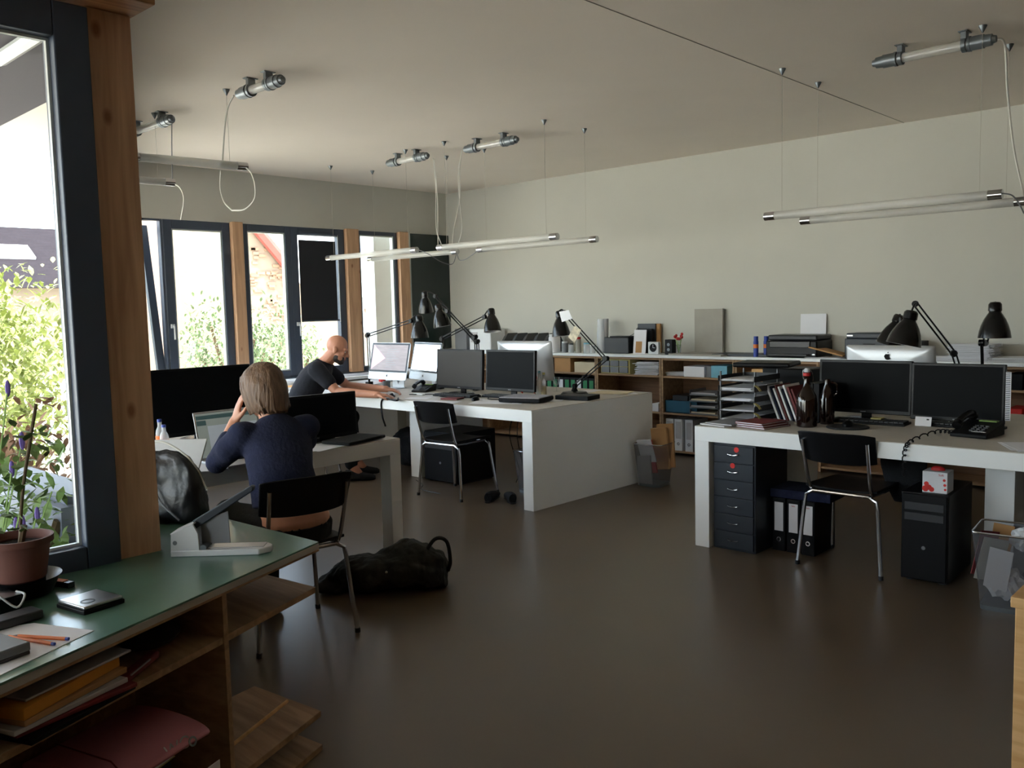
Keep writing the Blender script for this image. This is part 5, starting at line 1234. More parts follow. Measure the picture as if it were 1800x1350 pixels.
for k, (x, y, r) in enumerate(((-4.72, 4.80, 0.5), (-4.58, 4.86, 0.9))):
    t = thing('shoe', ('left' if k == 0 else 'right') + ' black shoe on the floor by the front leg of the middle desk', 'shoe', (x, y, 0), r, 'black shoes under the middle desk')
    MB().loft([((0, a, z), (b, 0, 0), (0, 0, c)) for a, z, b, c in ((-0.12, 0.04, 0.028, 0.036), (-0.07, 0.04, 0.038, 0.04), (0.0, 0.036, 0.036, 0.036), (0.07, 0.03, 0.042, 0.028), (0.12, 0.026, 0.035, 0.022), (0.14, 0.02, 0.015, 0.012))], 18).build('upper', 'black_fabric', t)
    MB().loft([((0, a, 0.006), (b, 0, 0), (0, 0, 0.006)) for a, b in ((-0.13, 0.022), (-0.08, 0.038), (0, 0.034), (0.07, 0.044), (0.13, 0.03), (0.145, 0.01))], 18).build('sole', 'dark_plastic', t)
# dark coats pile under middle desk, cables
o = tag(remesh(MB().ell((0, 0, 0.26), (0.24, 0.16, 0.09)).ell((0.12, 0.03, 0.30), (0.14, 0.12, 0.10)).ell((-0.15, 0, 0.18), (0.18, 0.14, 0.18)).ell((0.02, 0, 0.13), (0.26, 0.17, 0.13)).build('dark_coat', 'black_fabric'), 0.02, 2), 'heap of dark clothes under the middle desk beside the bald man', 'clothes')
dm = o.modifiers.new('folds', 'DISPLACE'); dm.texture = tx; dm.strength = 0.08; o.location = (-6.30, 5.42, 0)
jk = tag(remesh(MB().loft([((0, 0, z), (a, 0, 0), (0, b, 0)) for z, a, b in ((-0.30, 0.05, 0.02), (-0.2, 0.10, 0.035), (-0.08, 0.13, 0.04), (0.0, 0.12, 0.035))]).build('dark_cloth', 'black_fabric'), 0.012, 2), 'dark cloth hanging under the right desk behind the chair', 'cloth'); jk.location = (-1.72, 5.02, 0.645)
for k in range(5): cable('black cable hanging under the middle desk right of the tower, ' + ('leftmost', 'second', 'middle', 'fourth', 'rightmost')[k] + ' strand', [(-5.05 + 0.05 * k, 5.45, 0.645), (-5.10 + 0.07 * k, 5.42 + 0.02 * k, 0.4), (-4.98 + 0.05 * k, 5.40, 0.12), (-5.0 + 0.09 * k, 5.38, 0.008)], 0.004, 'black', group='black cables under the middle desk')
cable('tangled black cable hanging over the front edge near the mouse of the bald man', [Z(700, 700, 0.745), Z(697, 704, 0.745), Vector((-5.88, 4.685, 0.73)), Vector((-5.885, 4.68, 0.60)), Vector((-5.87, 4.70, 0.50))], 0.008, 'black')
cable('thin grey cable on the floor by the tower of the middle desk', [(-5.80, 4.96, 0.004), (-5.6, 4.86, 0.004), (-5.45, 4.72, 0.004), (-5.2, 4.70, 0.004)], 0.003, 'dark_plastic')
for lab, sx, sy, dx in (('', 0, 0, 0),): pass

# ---- middle desk things
p = Z(795, 702); slabthing('red_book', 'dark red notebook on the middle desk above the empty chair', 'book', (p.x, p.y, 0.7412), (0.16, 0.11, 0.012), 0.25, 'dark_red', bevel=0.001)
p = Z(775, 707); papers('white loose papers at the desk edge above the empty chair', (p.x, p.y, 0.74), 2, 0.3, 0.30, 0.17)
p = Z(884, 706); papers('white sheets sticking out from under the grey portfolio', (p.x, p.y - 0.05, 0.74), 3, 0.5, 0.42, 0.25)
p = Z(925, 706); t = thing('portfolio', 'grey zipped portfolio case with a dark edge on the middle desk corner', 'portfolio', (p.x, p.y, 0.745), 0.28)
MB().cbox((0, 0, 0.018), (0.36, 0.27, 0.034)).build('dark_edge', 'black_fabric', t, 0.012, seg=4); MB().cbox((0.0, 0, 0.036), (0.345, 0.26, 0.008)).build('grey_cover', 'felt_grey', t, 0.003)
p = Z(745, 688); t = thing('telephone', 'black desk telephone in front of the bright white screen', 'telephone', (p.x, p.y, 0.74), 0.3)
def phone_parts(t, s=1.0):
    MB().add([(-.09 * s, -.11 * s, 0), (.09 * s, -.11 * s, 0), (.09 * s, .11 * s, 0), (-.09 * s, .11 * s, 0), (-.09 * s, -.11 * s, .02 * s), (.09 * s, -.11 * s, .02 * s), (.09 * s, .11 * s, .07 * s), (-.09 * s, .11 * s, .07 * s)], [(0, 3, 2, 1), (4, 5, 6, 7), (0, 1, 5, 4), (1, 2, 6, 5), (2, 3, 7, 6), (3, 0, 4, 7)]).build('housing', 'black', t, 0.006)
    MB().tube(bez([(-.06 * s, -.10 * s, .055 * s), (-.06 * s, -.05 * s, .085 * s), (-.06 * s, .05 * s, .105 * s), (-.06 * s, .10 * s, .085 * s)], 6), [0.024 * s] * 4 + [0.016 * s] * 11 + [0.024 * s] * 4, 12).build('handset', 'black_satin', t)
    q = MB()
    for i in range(4):
        for j in range(3): q.cbox((.0 * s + j * .025 * s, -.07 * s + i * .024 * s, .034 * s + i * .0055 * s), (.017 * s, .015 * s, .008 * s))
    q.build('keypad', 'dark_plastic', t); MB().cbox((0.025 * s, 0.08 * s, 0.068 * s), (0.085 * s, 0.035 * s, 0.006 * s), Matrix.Identity(4)).build('display', 'pale_green', t)
phone_parts(t, 0.85)
p = Z(1712, 766); t = thing('telephone', 'black desk telephone with a coiled cord on the right desk', 'telephone', (p.x + 0.01, p.y + 0.02, 0.74), -0.12); phone_parts(t, 1.05)
MB().cbox((0.045, -0.095, 0.034), (0.07, 0.014, 0.002)).build('name_strip', 'paper_grey', t)
P = bez([p + Vector((-0.09, -0.06, 0.02)), p + Vector((-0.16, -0.08, 0.02)), Vector((-1.555, 4.66, 0.752)), Vector((-1.575, 4.612, 0.70)), Vector((-1.575, 4.615, 0.58))], 24); q = MB(); PP = []
for i, pt_ in enumerate(P): PP += [pt_ + Vector((0.009 * math.cos(i * 0.9), 0.009 * math.sin(i * 0.9) * 0.5, 0.009 * math.sin(i * 0.9)))]
q.tube(PP, 0.0035, 6).build('coiled_cord', 'black', None); o = D.objects['coiled_cord']; tag(o, 'coiled black telephone cord hanging over the edge of the right desk', 'cord')
p = Z(949, 698); bottle('small glass bottle of yellow juice, right one beside the red glasses', Vector((p.x + 0.02, p.y + 0.03, 0.74)), 0.20, 0.022, 'clear_plastic', 'pale_yellow', 0.45, cont='juice')
bottle('clear glass bottle left of the yellow juice bottle', Vector((p.x - 0.045, p.y + 0.05, 0.74)), 0.21, 0.022, 'clear_plastic', 'light_blue', 0.4)
t = thing('scissors', 'red-handled scissors standing up against the bottles on the middle desk', 'scissors', Vector((p.x - 0.11, p.y + 0.06, 0.74)), 0.2)
MB().tube(bez([(0, 0, 0.10), (-0.025, 0, 0.13), (-0.03, 0, 0.17), (0.0, 0, 0.19), (0.02, 0, 0.16), (0.012, 0, 0.12), (0, 0, 0.10), (0, 0, 0.02)], 5), 0.006, 8).tube([(-0.005, 0.008, 0.19), (0.0, 0.008, 0.245)], 0.012, 8).build('handles', 'red_bright', t); MB().tube([(0, 0, 0.10), (0.01, 0, 0.0)], 0.004, 6).build('blades', 'aluminium', t)
p = Z(917, 693); tag(MB().tube([p + Vector((0.01, 0, 0.012)), p + Vector((-0.03, 0.02, 0.05)), p + Vector((-0.05, 0.03, 0.055))], [0.006, 0.016, 0.012], 10).build('red_marker', 'red_bright'), 'red marker cap lying before the right black monitor', 'marker')
p = Z(968, 690); t = thing('wine_glass', 'small clear stemmed glass left of the weighted desk lamp', 'glass', Vector((p.x, p.y + 0.08, 0.74))); MB().lathe([(0.03, 0), (0.03, 0.003), (0.004, 0.006), (0.004, 0.05), (0.025, 0.07), (0.032, 0.10), (0.028, 0.13), (0.026, 0.13), (0.03, 0.10), (0.023, 0.072), (0.001, 0.055)], 22, cap=False).build('bowl_and_stem', 'clear', t)
slabthing('black_binder_flat', 'flat black binder at the foot of the weighted desk lamp', 'binder', (Z(1020, 700).x + 0.02, Z(1020, 700).y - 0.06, 0.74), (0.30, 0.20, 0.035), 0.15, 'black', bevel=0.004)
for k, (a, b, n, w_) in enumerate(((1075, 691, 8, 0.30), (1110, 686, 3, 0.30), (1140, 688, 3, 0.21), (1060, 684, 3, 0.25))):
    p = Z(a, b); papers(('tan and white papers beside the weighted lamp', 'curled white papers at the right end of the middle desk', 'loose white sheet on the far right corner of the middle desk', 'thin white sheet behind the weighted lamp')[k], (min(p.x, -4.36), min(p.y, 6.04), 0.74), n, 0.3 + 0.3 * k, w_, 0.2, 'paper_cream' if k == 0 else 'paper')
tag(MB().lathe([(0.036, 0), (0.038, 0.09), (0.034, 0.09), (0.033, 0.006)], 22, Matrix.Translation(Z(672, 664 + 8) * 1.0)).build('red_mug', 'red'), 'red tin mug under the pink-triangle computer', 'mug')
D.objects['red_mug'].location = (0, 0, 0)
t = thing('pencil_cup', 'grey metal pencil cup under the pink-triangle computer', 'cup', Vector((-6.42, 5.17, 0.74))); MB().lathe([(0.034, 0), (0.036, 0.09), (0.033, 0.09), (0.031, 0.004)], 20).build('cup_body', 'grey_metal', t)
slabthing('glasses_case', 'small dark case between the telephone and the left black monitor', 'case', (Z(758, 684).x + 0.05, Z(758, 684).y + 0.05, 0.74), (0.09, 0.06, 0.05), 0.2, 'dark_plastic', bevel=0.006)
slabthing('white_stylus_case', 'slim white case at the desk edge in front of the black telephone', 'case', (Z(740, 694).x, Z(740, 694).y - 0.02, 0.74), (0.14, 0.03, 0.014), -0.1, 'white_plastic', bevel=0.005)
# papers / drawings on the bench and left end of middle desk
for k, (x, y, n, rz, lab) in enumerate(((-8.05, 5.6, 10, 0.1, 'white papers on the window bench behind the bald man'), (-7.98, 6.45, 12, 0.3, 'white paper stack on the window bench under the narrow window'), (-8.0, 6.1, 4, -0.3, 'dark-edged papers on the window bench near the last post'), (-7.98, 4.9, 6, 0.0, 'white papers on the window bench beside the second window'))): papers(lab, (x, y, 0.775), n, rz, 0.30, 0.42, 'paper' if k != 2 else 'paper_grey')
for k, (x, y, n, rz, lab) in enumerate(((-7.42, 4.95, 14, 0.1, 'thick paper stack on the left end of the middle desk'), (-7.2, 5.45, 6, 0.4, 'papers on the middle desk behind the back of the bald man'), (-7.4, 5.9, 8, 0.1, 'papers on the rear left corner of the middle desk'))): papers(lab, (x, y, 0.74), n, rz, 0.30, 0.42)
slabthing('wooden_board', 'thin wooden board on the papers at the left end of the middle desk', 'board', (-7.42, 5.0, 0.7585), (0.30, 0.40, 0.012), 0.2, 'beech')

# ---- right desk things
zt = 0.74; pT = Vector((-2.70, 5.10, 0.74))
for k in range(5):
    lab = ('bottom', 'second lowest', 'middle', 'second highest', 'top')[k] + ' letter tray of the stack on the right desk'
    t = thing('letter_tray', lab, 'letter tray', (pT.x, pT.y, 0.74 + k * 0.062), 0.0, 'stacked letter trays on the right desk')
    MB().box((-0.125, -0.17, 0), (0.125, 0.17, 0.003)).box((-0.125, -0.17, 0), (-0.122, 0.17, 0.035)).box((0.122, -0.17, 0), (0.125, 0.17, 0.035)).box((-0.125, 0.167, 0), (0.125, 0.17, 0.035)).build('tray', 'dark_plastic', t, 0.001)
    q = MB()
    for sx in (-1, 1):
        for sy in (-1, 1): q.cbox((sx * 0.118, sy * 0.15, 0.031), (0.008, 0.012, 0.062))
    q.build('riser_posts', 'grey_plastic', t)
    papers('white papers in the ' + lab.replace(' letter tray of the stack on the right desk', ' tray on the right desk'), (pT.x, pT.y - 0.01, 0.7435 + k * 0.062), (8, 5, 14, 16, 8)[k], 0, 0.21, 0.297, 'paper', 'papers in the letter trays', spread=0.012)
for k, z in enumerate((0.80, 0.86, 0.97)):
    tag(MB().sheet(lambda u, v: ((u - 0.5) * 0.05, (v - 0.5) * 0.03 - 0.02 * u, z - 0.03 * u * u), 5, 2, 0.002).build('yellow_tab', 'pale_yellow'), 'yellow paper tab sticking out of the letter trays, ' + ('lowest', 'middle', 'highest')[k] + ' one', 'paper tab').location = (-2.55, 4.93, 0.0)
slabthing('black_hat_box', 'black slanted folder case lying on top of the letter trays', 'case', (-2.66, 5.26, 1.066), (0.36, 0.30, 0.03), 0.2, 'black', bevel=0.01)
t = thing('black_case', 'black boxy case behind the letter trays of the right desk', 'case', (-2.62, 5.55, 0.74)); MB().box((-0.17, -0.10, 0), (0.17, 0.12, 0.30)).build('case_body', 'black', t, 0.008); MB().tube(bez([(-0.06, -0.105, 0.2), (-0.05, -0.13, 0.2), (0.05, -0.13, 0.2), (0.06, -0.105, 0.2)], 4), 0.006, 7).build('handle', 'black_satin', t)
cols = [('paper', 0.014), ('navy_wool', 0.008), ('paper', 0.012), ('dark_red', 0.006), ('paper', 0.012), ('navy_wool', 0.006), ('paper', 0.012), ('dark_red', 0.014), ('dark_red', 0.012)]
x = -2.51
for k, (c_, h_) in enumerate(cols):
    o = MB().box((0, 0, 0), (h_, 0.21, 0.235 - 0.012 * (k % 3))).build('leaning_book', c_, None, 0.001); o.location = (x + 0.005, 5.10, 0.7405 + 0.002); o.rotation_euler = (0, -0.38, 0)
    tag(o, 'leaning ' + {'paper': 'white-edged', 'navy_wool': 'dark blue', 'dark_red': 'dark red'}[c_] + ' book between trays and bottle, ' + ('first from the trays', 'second from the trays', 'third from the trays', 'fourth from the trays', 'middle of the row', 'fourth from the bottle', 'third from the bottle', 'second from the bottle', 'nearest the bottle')[k], 'book', 'books leaning on the right desk'); x += h_ + 0.0095
for k in range(2): slabthing('black_book', ('left' if k == 0 else 'right') + ' black upright book touching the amber bottle', 'book', (-2.305 + 0.04 * k, 5.22, 0.74), (0.034, 0.21, 0.24), 0, 'black')
for k, (dx, dy, lab, cv, dz) in enumerate(((0, 0, 'grey and white brochure at the left edge of the right desk', 'paper_grey', 0), (0.02, 0.02, 'second thin brochure on the left edge of the right desk, topmost', 'grey_plastic', 0.008))): slabthing('brochure', lab, 'brochure', (-2.685 + dx, 4.80 + dy, 0.7405 + dz), (0.20, 0.27, 0.0075), -0.25 + 0.1 * k, 'paper', 'brochures on the right desk', cover=cv)
for k, lab in enumerate(('red-covered booklet at the bottom of the pile near the amber bottle', 'red-covered booklet in the middle of the pile near the amber bottle', 'red-covered booklet on top of the pile near the amber bottle')): slabthing('booklet', lab, 'booklet', (-2.46 - 0.012 * k, 4.815 + 0.008 * k, 0.7405 + 0.0105 * k), (0.21 - 0.01 * k, 0.24, 0.010), -0.20 + 0.03 * k, 'paper', 'red booklets on the right desk', cover='dark_red')
p = Vector((-2.245, 4.94, 0.74)); t = thing('swing_top_bottle', 'large dark amber beer bottle with a swing top on the right desk', 'bottle', p)
MB().lathe([(0.052, 0), (0.059, 0.006), (0.060, 0.15), (0.054, 0.185), (0.035, 0.215), (0.021, 0.245), (0.018, 0.30), (0.021, 0.312), (0.021, 0.322)], 32).build('body', 'amber_glass', t)
MB().lathe([(0.021, 0.300), (0.0215, 0.318)], 20, cap=False).build('red_seal', 'red', t); MB().lathe([(0.017, 0.320), (0.018, 0.336), (0.010, 0.345)], 20).build('stopper', 'white_plastic', t)
MB().tube(bez([(0.022, 0, 0.335), (0.034, 0, 0.31), (0.036, 0, 0.27), (0.024, 0, 0.25)], 5), 0.0018, 6).tube(bez([(-0.022, 0, 0.335), (-0.026, 0, 0.31), (-0.022, 0, 0.28)], 5), 0.0018, 6).build('wire_bail', 'chrome', t)
t = thing('handled_jug', 'small dark glass jug right behind the amber bottle', 'jug', (-2.20, 5.12, 0.74)); MB().lathe([(0.04, 0), (0.045, 0.15), (0.03, 0.2), (0.018, 0.24), (0.018, 0.27)], 24).build('body', 'amber_glass', t); MB().tube(bez([(0.02, 0, 0.25), (0.055, 0, 0.24), (0.06, 0, 0.19), (0.036, 0, 0.17)], 5), 0.006, 8).build('handle', 'amber_glass', t)
t = thing('name_card', 'small white card with a rounded corner standing before the right monitor', 'card', (Z(1622, 750).x, Z(1622, 750).y, 0.7425), 0.0); MB().box((-0.045, 0, 0), (0.045, 0.004, 0.055), Matrix.Rotation(-0.2, 4, 'X')).build('card_face', 'paper', t, 0.003); MB().box((0.018, -0.001, 0.036), (0.032, 0.0, 0.044), Matrix.Rotation(-0.2, 4, 'X')).build('printed_mark', 'dark_plastic', t)
tag(MB().cbox((0, 0, 0.004), (0.06, 0.06, 0.008)).build('sticky_notes', 'pale_yellow'), 'yellow sticky-note pad under the left monitor on the right desk', 'notes').location = Z(1527, 735) + Vector((0, 0.0, 0.02))
D.objects['sticky_notes'].location = (-1.98, 5.33, 0.762)
papers('papers under the left monitor of the right desk', (-2.15, 5.20, 0.74), 3, 0.2, 0.25, 0.12, 'paper_cream')
# ruler strip on the right monitor edge
q = MB().box((-1.312, 5.405, 0.79), (-1.285, 5.408, 1.06)); tag(q.build('paper_strip', 'paper'), 'ticked white paper strip along the edge of the right-hand monitor', 'paper strip')
q = MB()
for k in range(26): q.box((-1.311, 5.4042, 0.795 + k * 0.0103), (-1.289, 5.405, 0.799 + k * 0.0103))
q.build('tick_marks', 'cabinet_grey', D.objects['paper_strip'])
papers('white papers on the right desk at the picture edge', (-1.02, 4.84, 0.74), 4, 0.5, 0.3, 0.25)
keyboard('black keyboard at the right picture edge on the right desk', (-0.95, 5.10, 0.747), 1.0).location = (-0.92, 5.25, 0.74)

# ================================================================== TOP OF THE BACK BOOKCASES
ZB = 0.982
yb = 7.5
def bx_(name, label, cat, px0, px1, ytop, y=7.50, dep=0.2, mt='white_plastic', base=ZB, bevel=0.003, rz=0.0, group=None):
    a = at(px0, 600, 'y', y); b = at(px1, 600, 'y', y); z = at((px0 + px1) / 2, ytop, 'y', y).z; o = MB().box((a.x - (a.x + b.x) / 2, 0, 0), (b.x - (a.x + b.x) / 2, dep, max(0.01, z - base))).build(name, mt, None, bevel)
    o.location = ((a.x + b.x) / 2, y, base); o.rotation_euler = (0, 0, rz); return tag(o, label, cat, group)


t = thing('storage_tower', 'white upright plastic box with a pale front in the back corner on the worktop', 'box', (-7.42, 7.42, ZB)); MB().box((-0.19, 0, 0), (0.17, 0.25, 0.26)).build('box_body', 'white_plastic', t, 0.01); MB().box((-0.16, -0.004, 0.10), (-0.05, 0, 0.22)).build('front_print', 'paper_grey', t)
bx_('grey_box', 'grey box beside the white upright box on the worktop', 'box', 800, 820, 578, 7.5, 0.15, 'grey_plastic')
for k in range(5):
    t = thing('magazine_file', 'leaning brown and white magazine file on the worktop, ' + ('leftmost of five', 'second from the left of five', 'middle of five', 'second from the right of five', 'rightmost of five')[k], 'magazine file', (-7.02 + 0.16 * k, 7.36, ZB), 0, 'magazine files on the worktop')
    Tm_ = Matrix.Rotation(-0.5, 4, 'Y'); MB().prism([(0, 0), (0.26, 0), (0.26, 0.20), (0.10, 0.20), (0.0, 0.12)], 0.07, Matrix.Translation((0.05, 0, 0)) @ Tm_ @ Matrix.Rotation(PI / 2, 4, 'Z') @ Matrix.Rotation(PI / 2, 4, 'X')).build('file_case', 'cabinet_grey' if k % 2 else 'dark_plastic', t, 0.002)
    MB().box((0.012, -0.003, 0.01), (0.058, 0.0, 0.11), Matrix.Translation((0.05, 0, 0)) @ Tm_).build('front_sheet', 'paper', t)
def jar(label, x, y, h, r, mt, lid, cat='jar'):
    t = thing('jar', label, cat, (x, y, ZB), 0, 'jars and cans on the worktop'); MB().lathe([(r * 0.95, 0), (r, 0.005), (r, h * 0.8), (r * 0.85, h * 0.88)], 22).build('body', mt, t); MB().lathe([(r * 0.9, h * 0.86), (r * 0.9, h), (r * 0.7, h)], 22).build('lid', lid, t)
for px, h, r, mt, lid, lab in ((975, 0.20, 0.065, 'paper', 'white_plastic', 'white paper-wrapped roll left of the jars on the worktop'), (993, 0.12, 0.035, 'grey_plastic', 'white_plastic', 'grey jar on the worktop below the tagged lamp shade'), (1004, 0.10, 0.03, 'clear_plastic', 'cabinet_grey', 'small clear jar beside the grey jar on the worktop'), (1017, 0.17, 0.03, 'cardboard_grey', 'red', 'spray can with a red cap on the worktop'), (1032, 0.11, 0.04, 'clear_plastic', 'light_blue', 'clear jar with a bluish lid on the worktop'), (1042, 0.09, 0.03, 'clear_plastic', 'white_plastic', 'smallest clear jar next to the standing film roll')):
    p = at(px, 618, 'y', 7.42); jar(lab, p.x, 7.42, h, r, mt, lid)
p = at(1056, 600, 'y', 7.5); t = thing('film_roll', 'tall translucent roll of film standing on the worktop', 'roll', (p.x, 7.52, ZB)); MB().lathe([(0.06, 0), (0.055, 0.15), (0.045, 0.36), (0.040, 0.36), (0.05, 0.15), (0.055, 0.002)], 26, cap=False).build('roll_sheet', 'clear_plastic', t); MB().tube([(0.03, 0.01, 0.0), (0.035, 0.02, 0.36)], 0.035, 16).build('inner_tube', 'paper_grey', t)
t = thing('black_speaker', 'black boxy device with a thin aerial wire on the worktop', 'device', (at(1083, 600, 'y', 7.45).x, 7.45, ZB)); MB().box((-0.155, 0, 0), (0.155, 0.18, 0.165)).box((-0.10, 0.02, 0.165), (0.14, 0.16, 0.178)).build('housing', 'dark_plastic', t, 0.01); MB().tube(bez([(0.05, 0.15, 0.17), (0.12, 0.15, 0.20), (0.17, 0.16, 0.26), (0.22, 0.17, 0.12)], 6), 0.003, 6).build('wire', 'black', t)
for k, (a, b, yt, y, mt, lab) in enumerate(((1121, 1152, 569, 7.64, 'cabinet_grey', 'dark upright folder, tallest of the group beside the square clock'), (1120, 1146, 578, 7.58, 'black', 'black upright folder in front of the tallest one'), (1150, 1160, 569, 7.66, 'cardboard', 'brown upright board edge behind the dark folders'))): bx_('upright_folder', lab, 'folder', a, b, yt, y, 0.03, mt, group='upright folders on the worktop')
t = thing('leaflet', 'white upright leaflet with a brown photo in front of the dark folders', 'leaflet', (at(1125, 600, 'y', 7.5).x, 7.48, ZB)); MB().box((-0.075, 0, 0), (0.075, 0.008, 0.245), Matrix.Rotation(-0.12, 4, 'X')).build('sheet', 'paper', t); MB().box((-0.045, -0.002, 0.01), (0.03, 0, 0.125), Matrix.Rotation(-0.12, 4, 'X')).build('photo_print', 'cardboard', t)
t = thing('square_clock', 'small white square clock with a dark round face on the worktop', 'clock', (at(1150, 600, 'y', 7.44).x, 7.42, ZB)); MB().box((-0.062, 0, 0), (0.062, 0.04, 0.125)).build('case', 'white_plastic', t, 0.004); MB().lathe([(0.040, 0), (0.042, 0.003)], 26, Matrix.Translation((0, -0.0, 0.066)) @ Matrix.Rotation(PI / 2, 4, 'X')).build('dial', 'black', t); MB().box((-0.002, -0.005, 0.066), (0.002, -0.0035, 0.098)).box((0, -0.005, 0.064), (0.024, -0.0035, 0.068)).build('hands', 'paper', t)
t = thing('film_camera', 'black device standing left of the red flowers on the worktop', 'device', (at(1177, 600, 'y', 7.44).x, 7.42, ZB)); MB().box((-0.045, 0, 0), (0.045, 0.07, 0.15)).build('body', 'black', t, 0.006)
for z in (0.05, 0.10): MB().lathe([(0.014, 0), (0.016, 0.004)], 16, Matrix.Translation((0, 0.0, z)) @ Matrix.Rotation(PI / 2, 4, 'X')).build('lens', 'grey_metal', t)
t = thing('flower_vase', 'small glass vase with red flowers on the worktop', 'vase', (at(1191, 600, 'y', 7.44).x, 7.46, ZB)); MB().lathe([(0.022, 0), (0.026, 0.10), (0.024, 0.10), (0.02, 0.004)], 18, cap=False).build('vase_body', 'clear', t); q = MB(); q3 = MB(); random.seed(9)
for k in range(9):
    a = k * 0.7; e = Vector((0.05 * math.cos(a) * random.uniform(.5, 1), 0.04 * math.sin(a), random.uniform(0.15, 0.21))); q.tube([(0, 0, 0.01), e], 0.002, 5); q3.ell(e, (0.014, 0.014, 0.016), n=8, m_=5)
q.build('stems', 'pale_green', t); q3.build('blossoms', 'red', t)
bx_('grey_board', 'large grey cardboard panel leaning against the back wall', 'board', 1221, 1270, 543, 7.66, 0.03, 'cardboard_grey', bevel=0.001)
o = slabthing('grey_board', 'large grey cardboard panel lying flat on the worktop in front of the leaning one', 'board', (at(1230, 622, 'z', 1.0).x, 7.50, 0.984), (0.62, 0.40, 0.015), -0.12, 'cardboard_grey')
o = slabthing('dark_folder_flat', 'flat dark folder under the lying grey panel', 'folder', (at(1320, 622, 'z', 1.0).x - 0.05, 7.52, 0.983), (0.55, 0.3, 0.02), 0.05, 'cabinet_grey')
for k, px in enumerate((1336, 1343)):
    p = at(px, 620, 'y', 7.40); t = thing('glue_can', ('left' if k == 0 else 'right') + ' blue can with an orange band beside the printer', 'can', (p.x - 0.03 + k * 0.035, 7.38 + 0.05 * k, ZB), 0, 'blue cans'); MB().lathe([(0.022, 0), (0.023, 0.14), (0.02, 0.145), (0.02, 0.185), (0.018, 0.187)], 20).build('can_body', 'blue', t); MB().lathe([(0.0235, 0.08), (0.0235, 0.115)], 20, cap=False).build('band', 'orange', t)
pr_x0, pr_x1 = at(1346, 600, 'y', 7.36).x, at(1436, 600, 'y', 7.36).x
t = thing('printer', 'black multifunction printer with papers beside it on the worktop', 'printer', ((pr_x0 + pr_x1) / 2, 7.36, ZB)); W = (pr_x1 - pr_x0) / 2
MB().box((-W, 0, 0), (W, 0.33, 0.15)).build('body', 'black_satin', t, 0.012); MB().box((-W + 0.01, 0.02, 0.152), (W - 0.01, 0.33, 0.20)).build('scanner_lid', 'dark_plastic', t, 0.012)
MB().box((-W + 0.04, -0.012, 0.09), (W - 0.06, 0.01, 0.145)).build('control_panel', 'black_gloss', t, 0.004); MB().box((-W + 0.05, -0.05, 0.02), (W - 0.07, 0.02, 0.035)).build('output_tray', 'dark_plastic', t, 0.003); MB().ell((W - 0.03, -0.001, 0.03), (0.016, 0.002, 0.008)).build('maker_badge', 'aluminium', t)
tag(MB().box((0, 0, 0), (0.24, 0.003, 0.19)).build('paper_sheet', 'paper'), 'white sheet standing up in the back of the black printer', 'paper'); o = bpy.context.scene.objects; o = [x for x in D.objects if x.get('label', '') == 'white sheet standing up in the back of the black printer'][0]; o.location = (at(1404, 600, 'y', 7.66).x, 7.69, ZB + 0.19); o.rotation_euler = (-0.05, 0, 0)
o = slabthing('leaning_file', 'brown open file leaning beside the black printer', 'file', (at(1455, 620, 'y', 7.42).x, 7.45, ZB + 0.03), (0.30, 0.22, 0.012), 0.1, 'cardboard'); o.rotation_euler = (0, 0.25, 0.1); o.location.z = ZB + 0.055
papers('white papers under the brown file beside the printer', (at(1452, 620, 'y', 7.42).x, 7.45, ZB), 8, 0.1, 0.3, 0.2)
a, b = at(1487, 600, 'y', 7.45).x, at(1575, 600, 'y', 7.45).x; t = thing('photo_printer', 'dark grey printer on the worktop behind the white computer back', 'printer', ((a + b) / 2, 7.42, ZB)); W = (b - a) / 2
MB().box((-W, 0, 0), (W, 0.28, 0.17)).build('body', 'cabinet_grey', t, 0.008); MB().box((-W + 0.01, 0.01, 0.17), (W - 0.01, 0.27, 0.215)).build('top_lid', 'cabinet_grey', t, 0.008); MB().box((-0.05, -0.003, 0.12), (0.05, 0, 0.128)).build('slot', 'black', t); MB().box((-W + 0.02, -0.002, 0.19), (-W + 0.07, 0.012, 0.20)).build('maker_badge', 'aluminium', t)
for k, (px, n, dz, lab) in enumerate(((1712, 60, 0, 'tall pile of papers on the worktop behind the upright lamp arms'), (1650, 14, 0, 'low pile of papers on the worktop left of the tall pile'), (1780, 14, 0, 'low pile of papers on the worktop at the picture edge'))):
    p = at(px, 630, 'y', 7.5); papers(lab, (p.x, 7.52, ZB), n, 0.1 * k, 0.30, 0.24, spread=0.025, th=0.0022)
slabthing('black_box', 'low black box on the worktop right of the white computer back', 'box', (at(1660, 620, 'y', 7.5).x - 0.28, 7.5, ZB), (0.24, 0.26, 0.15), 0, 'black', bevel=0.004)

